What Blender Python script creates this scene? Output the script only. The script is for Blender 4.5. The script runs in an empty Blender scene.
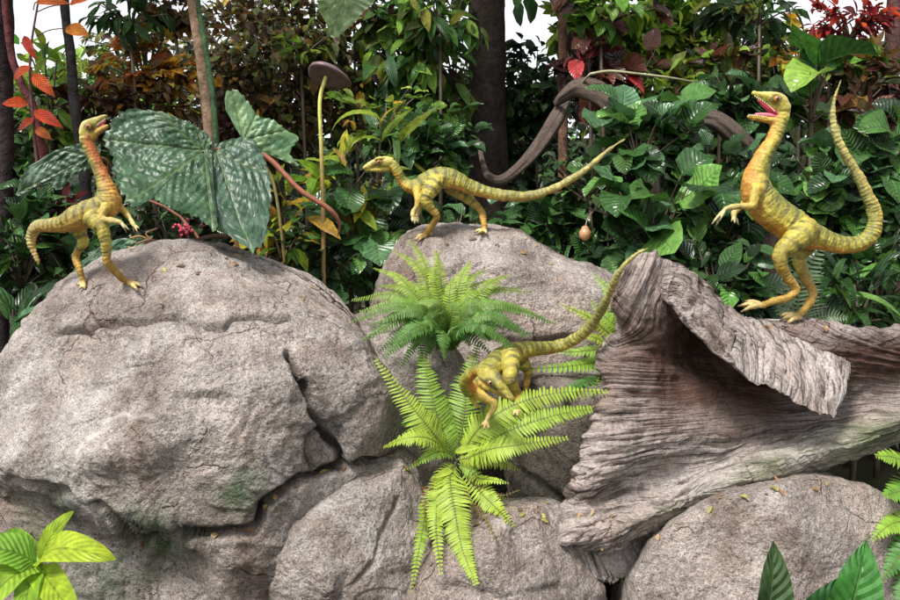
import bpy, math, random
import numpy as np
from mathutils import Vector
from mathutils.bvhtree import BVHTree

# ------------------------------------------------------------------ camera, sky, sun, exposure
SC = bpy.context.scene
COL = SC.collection
LENS, SENSOR = 32.0, 36.0
FPX = LENS / SENSOR * 900.0                    # focal length in photo pixels
CAM_Z, PITCH = 1.6, math.radians(5.0)
cam = bpy.data.cameras.new("camera")
cam.lens, cam.sensor_width = LENS, SENSOR
cam.clip_start, cam.clip_end = 0.05, 500
camo = bpy.data.objects.new("camera", cam)
COL.objects.link(camo)
camo.location = (0, 0, CAM_Z)
camo.rotation_euler = (math.pi / 2 - PITCH, 0, 0)
SC.camera = camo

SUN_VEC = Vector((-0.42, -0.50, 1.0)).normalized()     # towards the sun
world = bpy.data.worlds.new("World")
SC.world = world
world.use_nodes = True
wn, wl = world.node_tree.nodes, world.node_tree.links
wn.clear()
sky = wn.new("ShaderNodeTexSky")
sky.sky_type = 'NISHITA'
sky.sun_disc = False
sky.sun_elevation = math.asin(SUN_VEC.z)
sky.sun_rotation = math.atan2(SUN_VEC.x, SUN_VEC.y)
sky.dust_density = 1.2
sky.ozone_density = 1.0
hsv = wn.new("ShaderNodeHueSaturation")
hsv.inputs["Saturation"].default_value = 0.15          # overcast white sky
bg = wn.new("ShaderNodeBackground")
bg.inputs["Strength"].default_value = 0.13
wo = wn.new("ShaderNodeOutputWorld")
wl.new(sky.outputs[0], hsv.inputs["Color"])
wl.new(hsv.outputs[0], bg.inputs["Color"])
wl.new(bg.outputs[0], wo.inputs["Surface"])

sun = bpy.data.lights.new("sun", 'SUN')
sun.energy = 2.8
sun.angle = math.radians(14)
sun.color = (1.0, 0.97, 0.93)
suno = bpy.data.objects.new("sun", sun)
COL.objects.link(suno)
suno.location = (-3, -4, 8)
suno.rotation_euler = (-SUN_VEC).to_track_quat('-Z', 'Y').to_euler()

SC.view_settings.view_transform = 'Standard'
SC.view_settings.look = 'None'
SC.view_settings.exposure = 1.02
SC.view_settings.gamma = 1.0
SC.view_settings.use_curve_mapping = False
SC.render.engine = 'CYCLES'
SC.cycles.max_bounces = 6
SC.cycles.transparent_max_bounces = 4

rng = np.random.default_rng(7)
random.seed(7)

# ------------------------------------------------------------------ helpers
CP, SP = math.cos(PITCH), math.sin(PITCH)


def P(px, py, Y):
    """world point at world depth Y seen at photo pixel (px, py)"""
    px = np.asarray(px, float); py = np.asarray(py, float); Y = np.asarray(Y, float)
    dx = (px - 450.0) / FPX
    du = (300.0 - py) / FPX
    dy = du * SP + CP
    dz = du * CP - SP
    k = Y / dy
    return np.stack(np.broadcast_arrays(dx * k, Y + 0 * k, CAM_Z + dz * k), -1)


def S(Y):
    return Y / FPX


def proj(v):
    """photo pixel of world points"""
    v = np.asarray(v)
    y, z = v[..., 1], v[..., 2] - CAM_Z
    d = y * CP - z * SP
    u = y * SP + z * CP
    return 450 + FPX * v[..., 0] / d, 300 - FPX * u / d


def _hash(ix, iy, iz, seed):
    h = (ix * 374761393 + iy * 668265263 + iz * 2147483647 + seed * 974634777) & 0xFFFFFFFF
    h = ((h ^ (h >> 13)) * 1274126177) & 0xFFFFFFFF
    h = ((h ^ (h >> 16)) * 2246822519) & 0xFFFFFFFF
    return ((h ^ (h >> 15)) & 0xFFFFFF) / float(0xFFFFFF) * 2 - 1


def noise(p, f=1.0, seed=0):
    q = np.asarray(p, float) * f + 1000.37
    i = np.floor(q).astype(np.int64)
    t = q - i
    t = t * t * t * (t * (t * 6 - 15) + 10)
    r = 0
    for a in (0, 1):
        wx = t[..., 0] if a else 1 - t[..., 0]
        for b in (0, 1):
            wy = t[..., 1] if b else 1 - t[..., 1]
            for c in (0, 1):
                wz = t[..., 2] if c else 1 - t[..., 2]
                r = r + wx * wy * wz * _hash(i[..., 0] + a, i[..., 1] + b, i[..., 2] + c, seed)
    return r


def fbm(p, f=1.0, octv=4, seed=0, gain=0.5):
    r, a = 0, 1.0
    for k in range(octv):
        r = r + a * noise(p, f * 2.03 ** k, seed + k * 17)
        a *= gain
    return r


def ridged(p, f=1.0, octv=4, seed=0):
    r, a = 0, 1.0
    for k in range(octv):
        r = r + a * (1 - 2 * np.abs(noise(p, f * 2.1 ** k, seed + k * 13)))
        a *= 0.5
    return r


def sstep(a, b, x):
    t = np.clip((x - a) / (b - a), 0, 1)
    return t * t * (3 - 2 * t)


def catmull(pts, n):
    """resample control rows (any width) smoothly to n rows"""
    p = np.asarray(pts, float)
    m = len(p)
    if m < 3:
        t = np.linspace(0, 1, n)[:, None]
        return p[0] * (1 - t) + p[-1] * t
    ext = np.vstack([2 * p[0] - p[1], p, 2 * p[-1] - p[-2]])
    u = np.linspace(0, m - 1 - 1e-9, n)
    i = u.astype(int)
    t = (u - i)[:, None]
    p0, p1, p2, p3 = ext[i], ext[i + 1], ext[i + 2], ext[i + 3]
    return 0.5 * (2 * p1 + (p2 - p0) * t + (2 * p0 - 5 * p1 + 4 * p2 - p3) * t ** 2 + (3 * p1 - p0 - 3 * p2 + p3) * t ** 3)


def polydist(px, py, poly):
    """distance of pixel points to an open polyline"""
    d = np.full(np.shape(px), 1e9)
    for (x0, y0), (x1, y1) in zip(poly[:-1], poly[1:]):
        vx, vy = x1 - x0, y1 - y0
        t = np.clip(((px - x0) * vx + (py - y0) * vy) / (vx * vx + vy * vy + 1e-9), 0, 1)
        d = np.minimum(d, np.hypot(px - x0 - t * vx, py - y0 - t * vy))
    return d


def unit(v):
    return v / (np.linalg.norm(v, axis=-1, keepdims=True) + 1e-12)


class MB:
    """collects quads (repeat the last index for a triangle), one colour and uv per vertex"""
    def __init__(self):
        self.v, self.f, self.c, self.u, self.n = [], [], [], [], 0

    def add(self, v, f, c=(1, 1, 1), u=None):
        v = np.asarray(v, float).reshape(-1, 3)
        f = np.asarray(f, np.int64).reshape(-1, 4)
        c = np.asarray(c, float)
        if c.ndim == 1:
            c = np.tile(c[:3], (len(v), 1))
        u = np.zeros((len(v), 2)) if u is None else np.asarray(u, float).reshape(-1, 2)
        self.v.append(v); self.f.append(f + self.n); self.c.append(c[:, :3]); self.u.append(u)
        self.n += len(v)

    def tube(self, pts, r, seg=8, c=(1, 1, 1), cap=True):
        pts = np.asarray(pts, float)
        n = len(pts)
        r = np.broadcast_to(np.asarray(r, float), (n,))
        t = unit(np.gradient(pts, axis=0))
        ref = np.array([0.13, 1.0, 0.21]) if abs(t[:, 1]).mean() < 0.8 else np.array([0.1, 0.2, 1.0])
        a = unit(np.cross(t, ref)); b = np.cross(t, a)
        th = np.linspace(0, 2 * math.pi, seg, endpoint=False)
        ring = a[:, None] * np.cos(th)[None, :, None] + b[:, None] * np.sin(th)[None, :, None]
        v = (pts[:, None] + ring * r[:, None, None]).reshape(-1, 3)
        i = np.arange(n - 1)[:, None] * seg
        j = np.arange(seg)[None]
        k = (j + 1) % seg
        f = np.stack([i + j, i + k, i + seg + k, i + seg + j], -1).reshape(-1, 4)
        L = np.concatenate([[0], np.cumsum(np.linalg.norm(np.diff(pts, axis=0), axis=1))])
        uv = np.stack([np.broadcast_to(np.abs(j / seg - .5) * 2 * seg * 0.5, (n, seg)), np.broadcast_to(L[:, None], (n, seg))], -1).reshape(-1, 2)
        if cap:
            v = np.vstack([v, pts[:1], pts[-1:]])
            c0, c1 = n * seg, n * seg + 1
            jj = np.arange(seg); kk = (jj + 1) % seg
            f = np.vstack([f, np.stack([kk, jj, 0 * jj + c0, 0 * jj + c0], -1),
                           np.stack([(n - 1) * seg + jj, (n - 1) * seg + kk, 0 * jj + c1, 0 * jj + c1], -1)])
            uv = np.vstack([uv, uv[:1], uv[-1:]])
            cc = np.asarray(c, float)
            if cc.ndim == 2:
                c = np.vstack([np.repeat(cc, seg, 0), cc[:1], cc[-1:]])
        elif np.ndim(c) == 2:
            c = np.repeat(np.asarray(c), seg, 0)
        self.add(v, f, c, uv)

    def arrays(self):
        return np.vstack(self.v), np.vstack(self.f), np.vstack(self.c), np.vstack(self.u)

    def mesh(self, name, loc=(0, 0, 0), smooth=True):
        v, f, c, u = self.arrays()
        return mesh_from(name, v - np.asarray(loc, float), f, c, u, smooth)


def mesh_from(name, v, f, c=None, u=None, smooth=True):
    f = np.asarray(f, np.int64)
    tri = f[:, 3] == f[:, 2]
    cnt = np.where(tri, 3, 4)
    start = np.concatenate([[0], np.cumsum(cnt)[:-1]])
    mask = np.ones(f.shape, bool); mask[:, 3] = ~tri
    loops = f[mask]
    me = bpy.data.meshes.new(name)
    me.vertices.add(len(v)); me.vertices.foreach_set("co", np.ascontiguousarray(v, np.float32).ravel())
    me.loops.add(len(loops)); me.loops.foreach_set("vertex_index", loops.astype(np.int32))
    me.polygons.add(len(f)); me.polygons.foreach_set("loop_start", start.astype(np.int32))
    me.polygons.foreach_set("use_smooth", np.full(len(f), smooth))
    if c is not None:
        at = me.attributes.new("Col", 'FLOAT_COLOR', 'POINT')
        at.data.foreach_set("color", np.hstack([c, np.ones((len(c), 1))]).astype(np.float32).ravel())
    if u is not None:
        at = me.attributes.new("guv", 'FLOAT2', 'POINT')
        at.data.foreach_set("vector", np.ascontiguousarray(u, np.float32).ravel())
    me.update(calc_edges=True)
    me.validate()
    return me


def mobj(name, me, mat, parent=None, loc=(0, 0, 0)):
    o = bpy.data.objects.new(name, me)
    COL.objects.link(o)
    if mat:
        me.materials.append(mat)
    if parent is not None:
        o.parent = parent
    else:
        o.location = loc
    return o


def tag(o, label, cat, group=None, kind=None):
    if label: o["label"] = label
    if cat: o["category"] = cat
    if group: o["group"] = group
    if kind: o["kind"] = kind
    return o


def thing(name, label, cat, loc, group=None):
    o = bpy.data.objects.new(name, None)
    o.empty_display_size = 0.05
    COL.objects.link(o)
    o.location = [float(x) for x in loc]
    return tag(o, label, cat, group)


def solo(name, mb, mat, label, cat, loc, group=None, smooth=True):
    o = mobj(name, mb.mesh(name, loc, smooth), mat, None, [float(x) for x in loc])
    return tag(o, label, cat, group)


def part(name, mb, mat, root, smooth=True):
    return mobj(name, mb.mesh(name, root.location, smooth), mat, root)


# ------------------------------------------------------------------ materials
def new_mat(name):
    m = bpy.data.materials.new(name)
    m.use_nodes = True
    nt = m.node_tree
    b = nt.nodes["Principled BSDF"]
    return m, nt, b


class N:
    """tiny node graph helper"""
    def __init__(self, nt):
        self.nt = nt

    def __call__(self, kind, props=None, **ins):
        n = self.nt.nodes.new("ShaderNode" + kind)
        for k, v in (props or {}).items():
            setattr(n, k, v)
        for k, v in ins.items():
            key = int(k[1:]) if k[0] == 'i' and k[1:].isdigit() else k.replace('_', ' ')
            s = n.inputs[key]
            if hasattr(v, 'is_linked') or isinstance(v, bpy.types.NodeSocket):
                self.nt.links.new(v, s)
            else:
                s.default_value = v
        return n

    def math(self, op, a, b=0.0, c=0.0):
        return self('Math', {'operation': op}, i0=a, i1=b, i2=c).outputs[0]

    def mix(self, fac, a, b, blend='MIX'):
        n = self.nt.nodes.new("ShaderNodeMix")
        n.data_type = 'RGBA'; n.blend_type = blend
        for s, v in ((n.inputs[0], fac), (n.inputs[6], a), (n.inputs[7], b)):
            if isinstance(v, bpy.types.NodeSocket):
                self.nt.links.new(v, s)
            else:
                s.default_value = v if not isinstance(v, tuple) or len(v) == 4 else (*v, 1)
        return n.outputs[2]

    def ramp(self, fac, stops):
        n = self.nt.nodes.new("ShaderNodeValToRGB")
        self.nt.links.new(fac, n.inputs[0])
        el = n.color_ramp.elements
        while len(el) < len(stops):
            el.new(0.5)
        for e, (p, c) in zip(el, stops):
            e.position = p
            e.color = (c, c, c, 1) if not isinstance(c, tuple) else (*c, 1)
        return n.outputs[0]

    def link(self, a, b):
        self.nt.links.new(a, b)


def rock_material(name, light, dark, warm, moss=False):
    m, nt, b = new_mat(name)
    g = N(nt)
    co = g('TexCoord').outputs['Object']
    n1 = g('TexNoise', Vector=co, Scale=3.2, Detail=5.0, Roughness=0.6).outputs[0]
    n2 = g('TexNoise', Vector=co, Scale=9.0, Detail=6.0, Roughness=0.65).outputs[0]
    n3 = g('TexNoise', Vector=co, Scale=85.0, Detail=5.0, Roughness=0.75).outputs[0]
    n4 = g('TexNoise', Vector=co, Scale=210.0, Detail=3.0, Roughness=0.75).outputs[0]
    c = g.mix(g.ramp(n1, [(0.36, 0.0), (0.62, 1.0)]), light, warm)
    c = g.mix(g.ramp(n2, [(0.42, 0.0), (0.70, 0.75)]), c, dark)
    speck = g.ramp(n3, [(0.34, 0.30), (0.46, 0.95), (0.56, 1.05), (0.68, 1.45)])
    calm = g.ramp(g('TexNoise', Vector=co, Scale=5.5, Detail=4.0, Roughness=0.6).outputs[0], [(0.36, 0.30), (0.62, 1.0)])
    c = g.mix(calm, c, g.mix(1.0, c, speck, 'MULTIPLY'))
    wv = g('VectorMath', {'operation': 'ADD'}, i0=co, i1=g('VectorMath', {'operation': 'MULTIPLY'}, i0=g('TexNoise', Vector=co, Scale=7.0, Detail=5.0).outputs['Color'], i1=(0.22, 0.22, 0.22)).outputs[0]).outputs[0]
    ed = g('TexVoronoi', {'feature': 'DISTANCE_TO_EDGE'}, Vector=wv, Scale=3.6).outputs['Distance']
    crk = g.math('MULTIPLY', g.ramp(ed, [(0.0, 1.0), (0.012, 0.0)]), g.ramp(n1, [(0.50, 0.0), (0.60, 1.0)]))
    c = g.mix(g.math('MULTIPLY', crk, 0.5), c, (0.07, 0.055, 0.045))
    stain = g.ramp(g('TexNoise', Vector=g('Mapping', Vector=co, Scale=(2.2, 2.2, 0.9)).outputs[0], Scale=2.4, Detail=6.0, Roughness=0.65, Distortion=0.5).outputs[0], [(0.46, 0.0), (0.64, 0.8)])
    c = g.mix(stain, c, g.mix(1.0, c, (0.50, 0.42, 0.37), 'MULTIPLY'))
    speck2 = g.ramp(n4, [(0.36, 0.45), (0.48, 0.95), (0.58, 1.1), (0.70, 1.5)])
    c = g.mix(1.0, c, speck2, 'MULTIPLY')
    at = g('Attribute', {'attribute_name': 'Col'})
    sep = g('SeparateColor', Color=at.outputs['Color'])
    # Col.r = moss mask, Col.g = dark tone painted along the cracks, Col.b = lichen/pale vein
    c = g.mix(g.math('MULTIPLY', sep.outputs[1], 0.75), c, (0.05, 0.045, 0.04))
    c = g.mix(g.math('MULTIPLY', sep.outputs[2], 0.6), c, (0.62, 0.56, 0.50))
    mm = g.math('MULTIPLY', sep.outputs[0], g.ramp(n2, [(0.38, 0.0), (0.58, 0.75)]))
    c = g.mix(mm, c, (0.055, 0.115, 0.035))
    g.link(c, b.inputs['Base Color'])
    b.inputs['Roughness'].default_value = 0.85
    b.inputs['Specular IOR Level'].default_value = 0.25
    h = g.math('ADD', g.math('MULTIPLY', n3, 1.0), g.math('MULTIPLY', n4, 0.45))
    h = g.math('MULTIPLY', h, calm)
    h = g.math('ADD', h, g.math('MULTIPLY', g('TexNoise', Vector=co, Scale=34.0, Detail=5.0, Roughness=0.65).outputs[0], 1.8))
    h = g.math('SUBTRACT', h, g.math('MULTIPLY', crk, 0.9))
    bump = g('Bump', Strength=1.0, Distance=0.016, Height=h)
    g.link(bump.outputs[0], b.inputs['Normal'])
    return m


def wood_material(name, pale, brown, dark, along=5.0, across=70.0, attr='guv'):
    m, nt, b = new_mat(name)
    g = N(nt)
    uv = g('Attribute', {'attribute_name': attr}).outputs['Vector']
    mp = g('Mapping', Vector=uv, Scale=(across, along, 1.0)).outputs[0]
    mp2 = g('Mapping', Vector=uv, Scale=(across * 4.6, along * 2.0, 1.0)).outputs[0]
    co = g('TexCoord').outputs['Object']
    s1 = g('TexNoise', Vector=mp, Scale=1.0, Detail=6.0, Roughness=0.65, Distortion=0.4).outputs[0]
    s2 = g('TexNoise', Vector=mp2, Scale=1.0, Detail=4.0, Roughness=0.65, Distortion=0.3).outputs[0]
    n1 = g('TexNoise', Vector=co, Scale=5.0, Detail=5.0, Roughness=0.6).outputs[0]
    n3 = g('TexNoise', Vector=co, Scale=120.0, Detail=4.0, Roughness=0.7).outputs[0]
    c = g.mix(g.ramp(n1, [(0.40, 0.0), (0.66, 0.8)]), pale, brown)
    c = g.mix(g.ramp(s1, [(0.33, 1.0), (0.50, 0.0)]), c, dark)
    c = g.mix(g.ramp(s2, [(0.36, 0.9), (0.48, 0.0)]), c, dark)
    c = g.mix(1.0, c, g.ramp(n3, [(0.36, 0.6), (0.50, 1.0), (0.70, 1.2)]), 'MULTIPLY')
    at = g('Attribute', {'attribute_name': 'Col'})
    sep = g('SeparateColor', Color=at.outputs['Color'])
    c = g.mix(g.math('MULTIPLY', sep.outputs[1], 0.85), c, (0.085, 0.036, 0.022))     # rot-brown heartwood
    c = g.mix(g.math('MULTIPLY', sep.outputs[0], g.ramp(n1, [(0.35, 0.1), (0.6, 0.6)])), c, (0.22, 0.27, 0.13))   # algae
    g.link(c, b.inputs['Base Color'])
    b.inputs['Roughness'].default_value = 0.8
    b.inputs['Specular IOR Level'].default_value = 0.25
    h = g.math('ADD', g.math('MULTIPLY', s1, 2.0), g.math('ADD', g.math('MULTIPLY', s2, 0.9), g.math('MULTIPLY', n3, 0.6)))
    bump = g('Bump', Strength=0.9, Distance=0.012, Height=h)
    g.link(bump.outputs[0], b.inputs['Normal'])
    return m


def leaf_material(name, rough=0.32, vein=0.5, side=11.0, slant=3.0, trans=0.25, bump_d=0.004, spec=0.5, mottle=0.35, veincol=(0.55, 0.70, 0.30)):
    m, nt, b = new_mat(name)
    g = N(nt)
    at = g('Attribute', {'attribute_name': 'Col'}).outputs['Color']
    uv = g('Attribute', {'attribute_name': 'guv'}).outputs['Vector']
    sx = g('SeparateXYZ', Vector=uv)
    u, v = sx.outputs[0], g.math('ABSOLUTE', sx.outputs[1])
    mid = g.ramp(v, [(0.0, 1.0), (0.07, 0.0)])
    ph = g.math('FRACT', g.math('SUBTRACT', g.math('MULTIPLY', u, side), g.math('MULTIPLY', v, slant)))
    sd = g.math('ABSOLUTE', g.math('SUBTRACT', ph, 0.5))
    sv = g.ramp(sd, [(0.0, 0.7), (0.12, 0.0)])
    vv = g.math('MAXIMUM', mid, sv)
    co = g('TexCoord').outputs['Object']
    n1 = g('TexNoise', Vector=co, Scale=45.0, Detail=3.0, Roughness=0.6).outputs[0]
    c = g.mix(1.0, at, g.ramp(n1, [(0.3, 1.0 - mottle), (0.7, 1.0 + mottle)]), 'MULTIPLY')
    c2 = g.mix(g.math('MULTIPLY', vv, vein), c, g.mix(0.45, c, veincol))
    g.link(c2, b.inputs['Base Color'])
    b.inputs['Roughness'].default_value = rough
    b.inputs['Specular IOR Level'].default_value = spec
    h = g.math('ADD', g.math('MULTIPLY', sd, 1.6), g.math('MULTIPLY', n1, 0.5))
    h = g.math('SUBTRACT', h, mid)
    bump = g('Bump', Strength=0.8, Distance=bump_d, Height=h)
    g.link(bump.outputs[0], b.inputs['Normal'])
    tr = g('BsdfTranslucent', Color=c2)
    ms = g('MixShader', i0=trans, i1=b.outputs[0], i2=tr.outputs[0])
    g.link(ms.outputs[0], nt.nodes["Material Output"].inputs['Surface'])
    return m


def vc_material(name, rough=0.6, spec=0.3, scale=60.0, amt=0.35, bump=0.004, voro=False):
    m, nt, b = new_mat(name)
    g = N(nt)
    at = g('Attribute', {'attribute_name': 'Col'}).outputs['Color']
    co = g('TexCoord').outputs['Object']
    n1 = g('TexNoise', Vector=co, Scale=scale, Detail=4.0, Roughness=0.65).outputs[0]
    c = g.mix(1.0, at, g.ramp(n1, [(0.3, 1 - amt), (0.7, 1 + amt)]), 'MULTIPLY')
    h = n1
    if voro:
        v = g('TexVoronoi', Vector=co, Scale=520.0).outputs['Distance']
        h = g.math('ADD', g.math('MULTIPLY', v, -0.8), g.math('MULTIPLY', n1, 0.8))
        c = g.mix(1.0, c, g.ramp(v, [(0.25, 1.04), (0.75, 0.84)]), 'MULTIPLY')
    g.link(c, b.inputs['Base Color'])
    b.inputs['Roughness'].default_value = rough
    b.inputs['Specular IOR Level'].default_value = spec
    bp = g('Bump', Strength=0.7, Distance=bump, Height=h)
    g.link(bp.outputs[0], b.inputs['Normal'])
    return m


M_ROCK = rock_material('granite_rock', (0.52, 0.485, 0.455), (0.25, 0.215, 0.19), (0.41, 0.335, 0.29))
M_ROCK_PINK = rock_material('warm_rock', (0.49, 0.445, 0.41), (0.25, 0.205, 0.18), (0.40, 0.315, 0.265))
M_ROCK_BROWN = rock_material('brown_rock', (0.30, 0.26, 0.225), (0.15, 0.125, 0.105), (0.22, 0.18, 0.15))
M_WOOD = wood_material('driftwood', (0.42, 0.37, 0.34), (0.31, 0.225, 0.185), (0.05, 0.036, 0.030), along=3.6, across=1.0)
M_LOG = wood_material('old_log', (0.30, 0.235, 0.19), (0.18, 0.115, 0.085), (0.05, 0.035, 0.03), along=6.0, across=4.0)
M_LEAF = leaf_material('glossy_leaf', rough=0.30, vein=0.20, slant=2.0, side=9.0)
M_LEAF_PALE = leaf_material('thin_leaf', rough=0.42, trans=0.45, vein=0.22)
M_LEAF_FINE = leaf_material('small_leaf', rough=0.42, trans=0.25, vein=0.3, side=5.0)
M_LEAF_BEGONIA = leaf_material('puckered_leaf', rough=0.42, spec=.45, trans=0.12, vein=0.0, side=0.0, slant=0.0, mottle=0.3, bump_d=0.002)
M_FERN = leaf_material('fern_leaf', rough=0.5, trans=0.38, vein=0.35, side=0.0, slant=0.0, mottle=0.18, bump_d=0.001)
M_BARK = vc_material('bark', rough=0.9, spec=0.2, scale=28.0, amt=0.55, bump=0.02)
M_STALK = vc_material('stalk', rough=0.5, spec=0.4, scale=40.0, amt=0.3, bump=0.003)
M_SKIN = vc_material('reptile_skin', rough=0.42, spec=0.45, scale=90.0, amt=0.26, bump=0.0016, voro=True)
M_WET = vc_material('wet_mouth', rough=0.25, spec=0.6, scale=60.0, amt=0.25, bump=0.001)
M_EYE = vc_material('eye', rough=0.08, spec=0.8, scale=300.0, amt=0.1, bump=0.0)
M_TOOTH = vc_material('tooth', rough=0.4, spec=0.5, scale=90.0, amt=0.1, bump=0.0)


def soil_material():
    m, nt, b = new_mat('soil')
    g = N(nt)
    co = g('TexCoord').outputs['Object']
    n1 = g('TexNoise', Vector=co, Scale=18.0, Detail=8.0, Roughness=0.7).outputs[0]
    n2 = g('TexNoise', Vector=co, Scale=1.5, Detail=3.0).outputs[0]
    c = g.mix(n1, (0.006, 0.005, 0.004), (0.035, 0.025, 0.018))
    c = g.mix(g.ramp(n2, [(0.45, 0.0), (0.65, 0.5)]), c, (0.03, 0.045, 0.02))
    g.link(c, b.inputs['Base Color'])
    b.inputs['Roughness'].default_value = 0.95
    b.inputs['Specular IOR Level'].default_value = 0.05
    bp = g('Bump', Strength=1.0, Distance=0.03, Height=n1)
    g.link(bp.outputs[0], b.inputs['Normal'])
    return m


# ------------------------------------------------------------------ ground
def ground_z(x, y):
    x = np.asarray(x, float); y = np.asarray(y, float)
    p = np.stack(np.broadcast_arrays(x, y, 0 * x + 0.3), -1)
    z = 0.80 * sstep(1.75, 2.7, y) + 0.28 * sstep(2.8, 7.0, y) + 1.75 * sstep(6.8, 10.5, y) + 1.0 * sstep(12, 60, y)
    return z + 0.03 * noise(p, 2.3, 5) * sstep(0.5, 2.0, y)


def build_ground():
    xs = np.concatenate([np.linspace(-120, -6, 20), np.linspace(-5.5, 5.5, 120), np.linspace(6, 120, 20)])
    ys = np.concatenate([np.linspace(-40, 0, 10), np.linspace(0.3, 9, 110), np.linspace(10, 200, 30)])
    X, Y = np.meshgrid(xs, ys)
    v = np.stack([X, Y, ground_z(X, Y)], -1).reshape(-1, 3)
    nx = len(xs)
    i, j = np.meshgrid(np.arange(len(ys) - 1), np.arange(nx - 1), indexing='ij')
    a = i * nx + j
    f = np.stack([a, a + 1, a + nx + 1, a + nx], -1).reshape(-1, 4)
    o = mobj('ground', mesh_from('ground', v, f), soil_material())
    o['kind'] = 'structure'


build_ground()


# ------------------------------------------------------------------ boulders and driftwood: sculpted solids
def outline_at(poly, c, th):
    """radius of a closed star-shaped outline about c for each angle"""
    p = np.asarray(poly, float)
    q = catmull(np.vstack([p[-2:], p, p[:3]]), (len(p) + 4) * 14 + 1)
    a = np.arctan2(q[:, 1] - c[1], q[:, 0] - c[0])
    r = np.hypot(q[:, 1] - c[1], q[:, 0] - c[0])
    o = np.argsort(a)
    a, r = a[o], r[o]
    return np.interp(th, np.concatenate([a - 2 * math.pi, a, a + 2 * math.pi]), np.concatenate([r, r, r]))


def grid_normals(v, nr, nt):
    g = v.reshape(nr, nt, 3)
    dr = np.gradient(g, axis=0)
    dt = np.roll(g, -1, 1) - np.roll(g, 1, 1)
    n = np.cross(dt, dr)
    return unit(n)


SOLIDS = {}


def solid(poly, c, Yrim, front, back, shape=None, disp=None, paint=None, nt=360, nr=200, e=0.75, jag=0.0, jf=0.2, uvf=None, facets=0, facet_k=.82):
    """closed star-shaped solid: front half bulges to the viewer's side, back half behind"""
    th = np.linspace(-math.pi, math.pi, nt, endpoint=False)
    R = outline_at(poly, c, th)
    if jag:
        q = np.stack([R * np.cos(th), R * np.sin(th), 0 * th], -1)
        R = R + jag * fbm(q, jf, 3, 31)
    ph = np.linspace(0.0, 1.0, nr) * math.pi
    s = np.sin(np.minimum(ph, math.pi - ph)) ** e
    s[0] = 0.0; s[-1] = 0.0
    cy = np.cos(ph)
    px = c[0] + s[:, None] * R[None] * np.cos(th)[None]
    py = c[1] + s[:, None] * R[None] * np.sin(th)[None]
    yoff = np.where(cy > 0, -front * np.abs(cy), back * np.abs(cy))[:, None] + 0 * px
    Y = Yrim + yoff
    if shape is not None:
        w = np.where(cy > 0, 1.0, 1.0 - 0.65 * np.abs(cy))[:, None]
        Y = Y + w * shape(px, py)
    v = P(px, py, Y)                                         # front half
    rim = P(px, py, Yrim + 0 * Y)
    bk = rim.copy(); bk[..., 1] = Y
    v = np.where((cy > 0)[:, None, None], v, bk).reshape(-1, 3)
    if facets:
        fr_ = np.random.default_rng(facets)
        ctr = v.mean(0)
        for _ in range(9):
            nn = unit(np.array([fr_.normal() * .75, -1.0 + .2 * fr_.normal(), fr_.normal() * .65 + .15]))
            h = (v - ctr) @ nn
            lim = np.quantile(h, 0.995) * (facet_k + .12 * fr_.random())
            ex = h - lim
            soft = 0.012
            cut = np.where(ex > -soft, np.where(ex > soft, ex, (ex + soft) ** 2 / (4 * soft)), 0)
            v = v - nn * (cut * .9)[:, None]
    n = grid_normals(v, nr, nt)
    cam_side = np.array([0, -1.0, 0])
    if (n[nr // 4] @ cam_side).mean() < 0:
        n = -n
    if facets:
        qx, qy = proj(v.reshape(nr, nt, 3))
        m_ = (cy > 0)[:, None]
        px, py = np.where(m_, qx, px), np.where(m_, qy, py)
    if disp is not None:
        d = disp(v.reshape(nr, nt, 3), px, py)
        fade = np.ones(nr); fade[:3] = (0.0, .4, .8); fade[-3:] = (.8, .4, 0.)
        d = d * fade[:, None]
        v = v + (n * d[..., None]).reshape(-1, 3)
    col = np.zeros((nr, nt, 3)) if paint is None else paint(v.reshape(nr, nt, 3), px, py)
    uv = None
    if uvf is not None:
        uv = uvf(px, py, v.reshape(nr, nt, 3)).reshape(-1, 2)
    i = np.arange(nr - 1)[:, None] * nt
    j = np.arange(nt)[None]; k = (j + 1) % nt
    f = np.stack([i + j, i + nt + j, i + nt + k, i + k], -1).reshape(-1, 4)
    return v, f, col.reshape(-1, 3), uv


def rockdisp(seed, amp=0.03, cracks=(), crack_d=0.03, f0=2.6):
    def fn(v, px, py):
        w = v + 0.06 * np.stack([noise(v, 4, seed + 1), noise(v, 4, seed + 2), noise(v, 4, seed + 3)], -1)
        d = 0.9 * amp * fbm(w, f0, 2, seed)
        # chipped plates: cells of slightly different height with sharp edges
        t = fbm(w * np.array([0.8, 0.8, 1.3]), 5.5, 2, seed + 77)
        st = np.floor(t * 3.0) + sstep(0.72, 1.0, (t * 3.0) % 1.0)
        d = d + amp * 0.20 * st
        t2 = fbm(w, 15.0, 2, seed + 78)
        st2 = np.floor(t2 * 3.0) + sstep(0.6, 1.0, (t2 * 3.0) % 1.0)
        d = d + 0.0013 * st2
        d = d + amp * 0.16 * ridged(w, f0 * 3.0, 3, seed + 50)
        d = d + 0.0026 * fbm(v, 24, 4, seed + 9, 0.6)
        for line, wd, k in cracks:
            q = polydist(px + 4 * noise(v, 22, seed + 5), py + 4 * noise(v, 22, seed + 6), line)
            d = d - k * crack_d * np.exp(-(q / wd) ** 2)
        return d
    return fn


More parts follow.
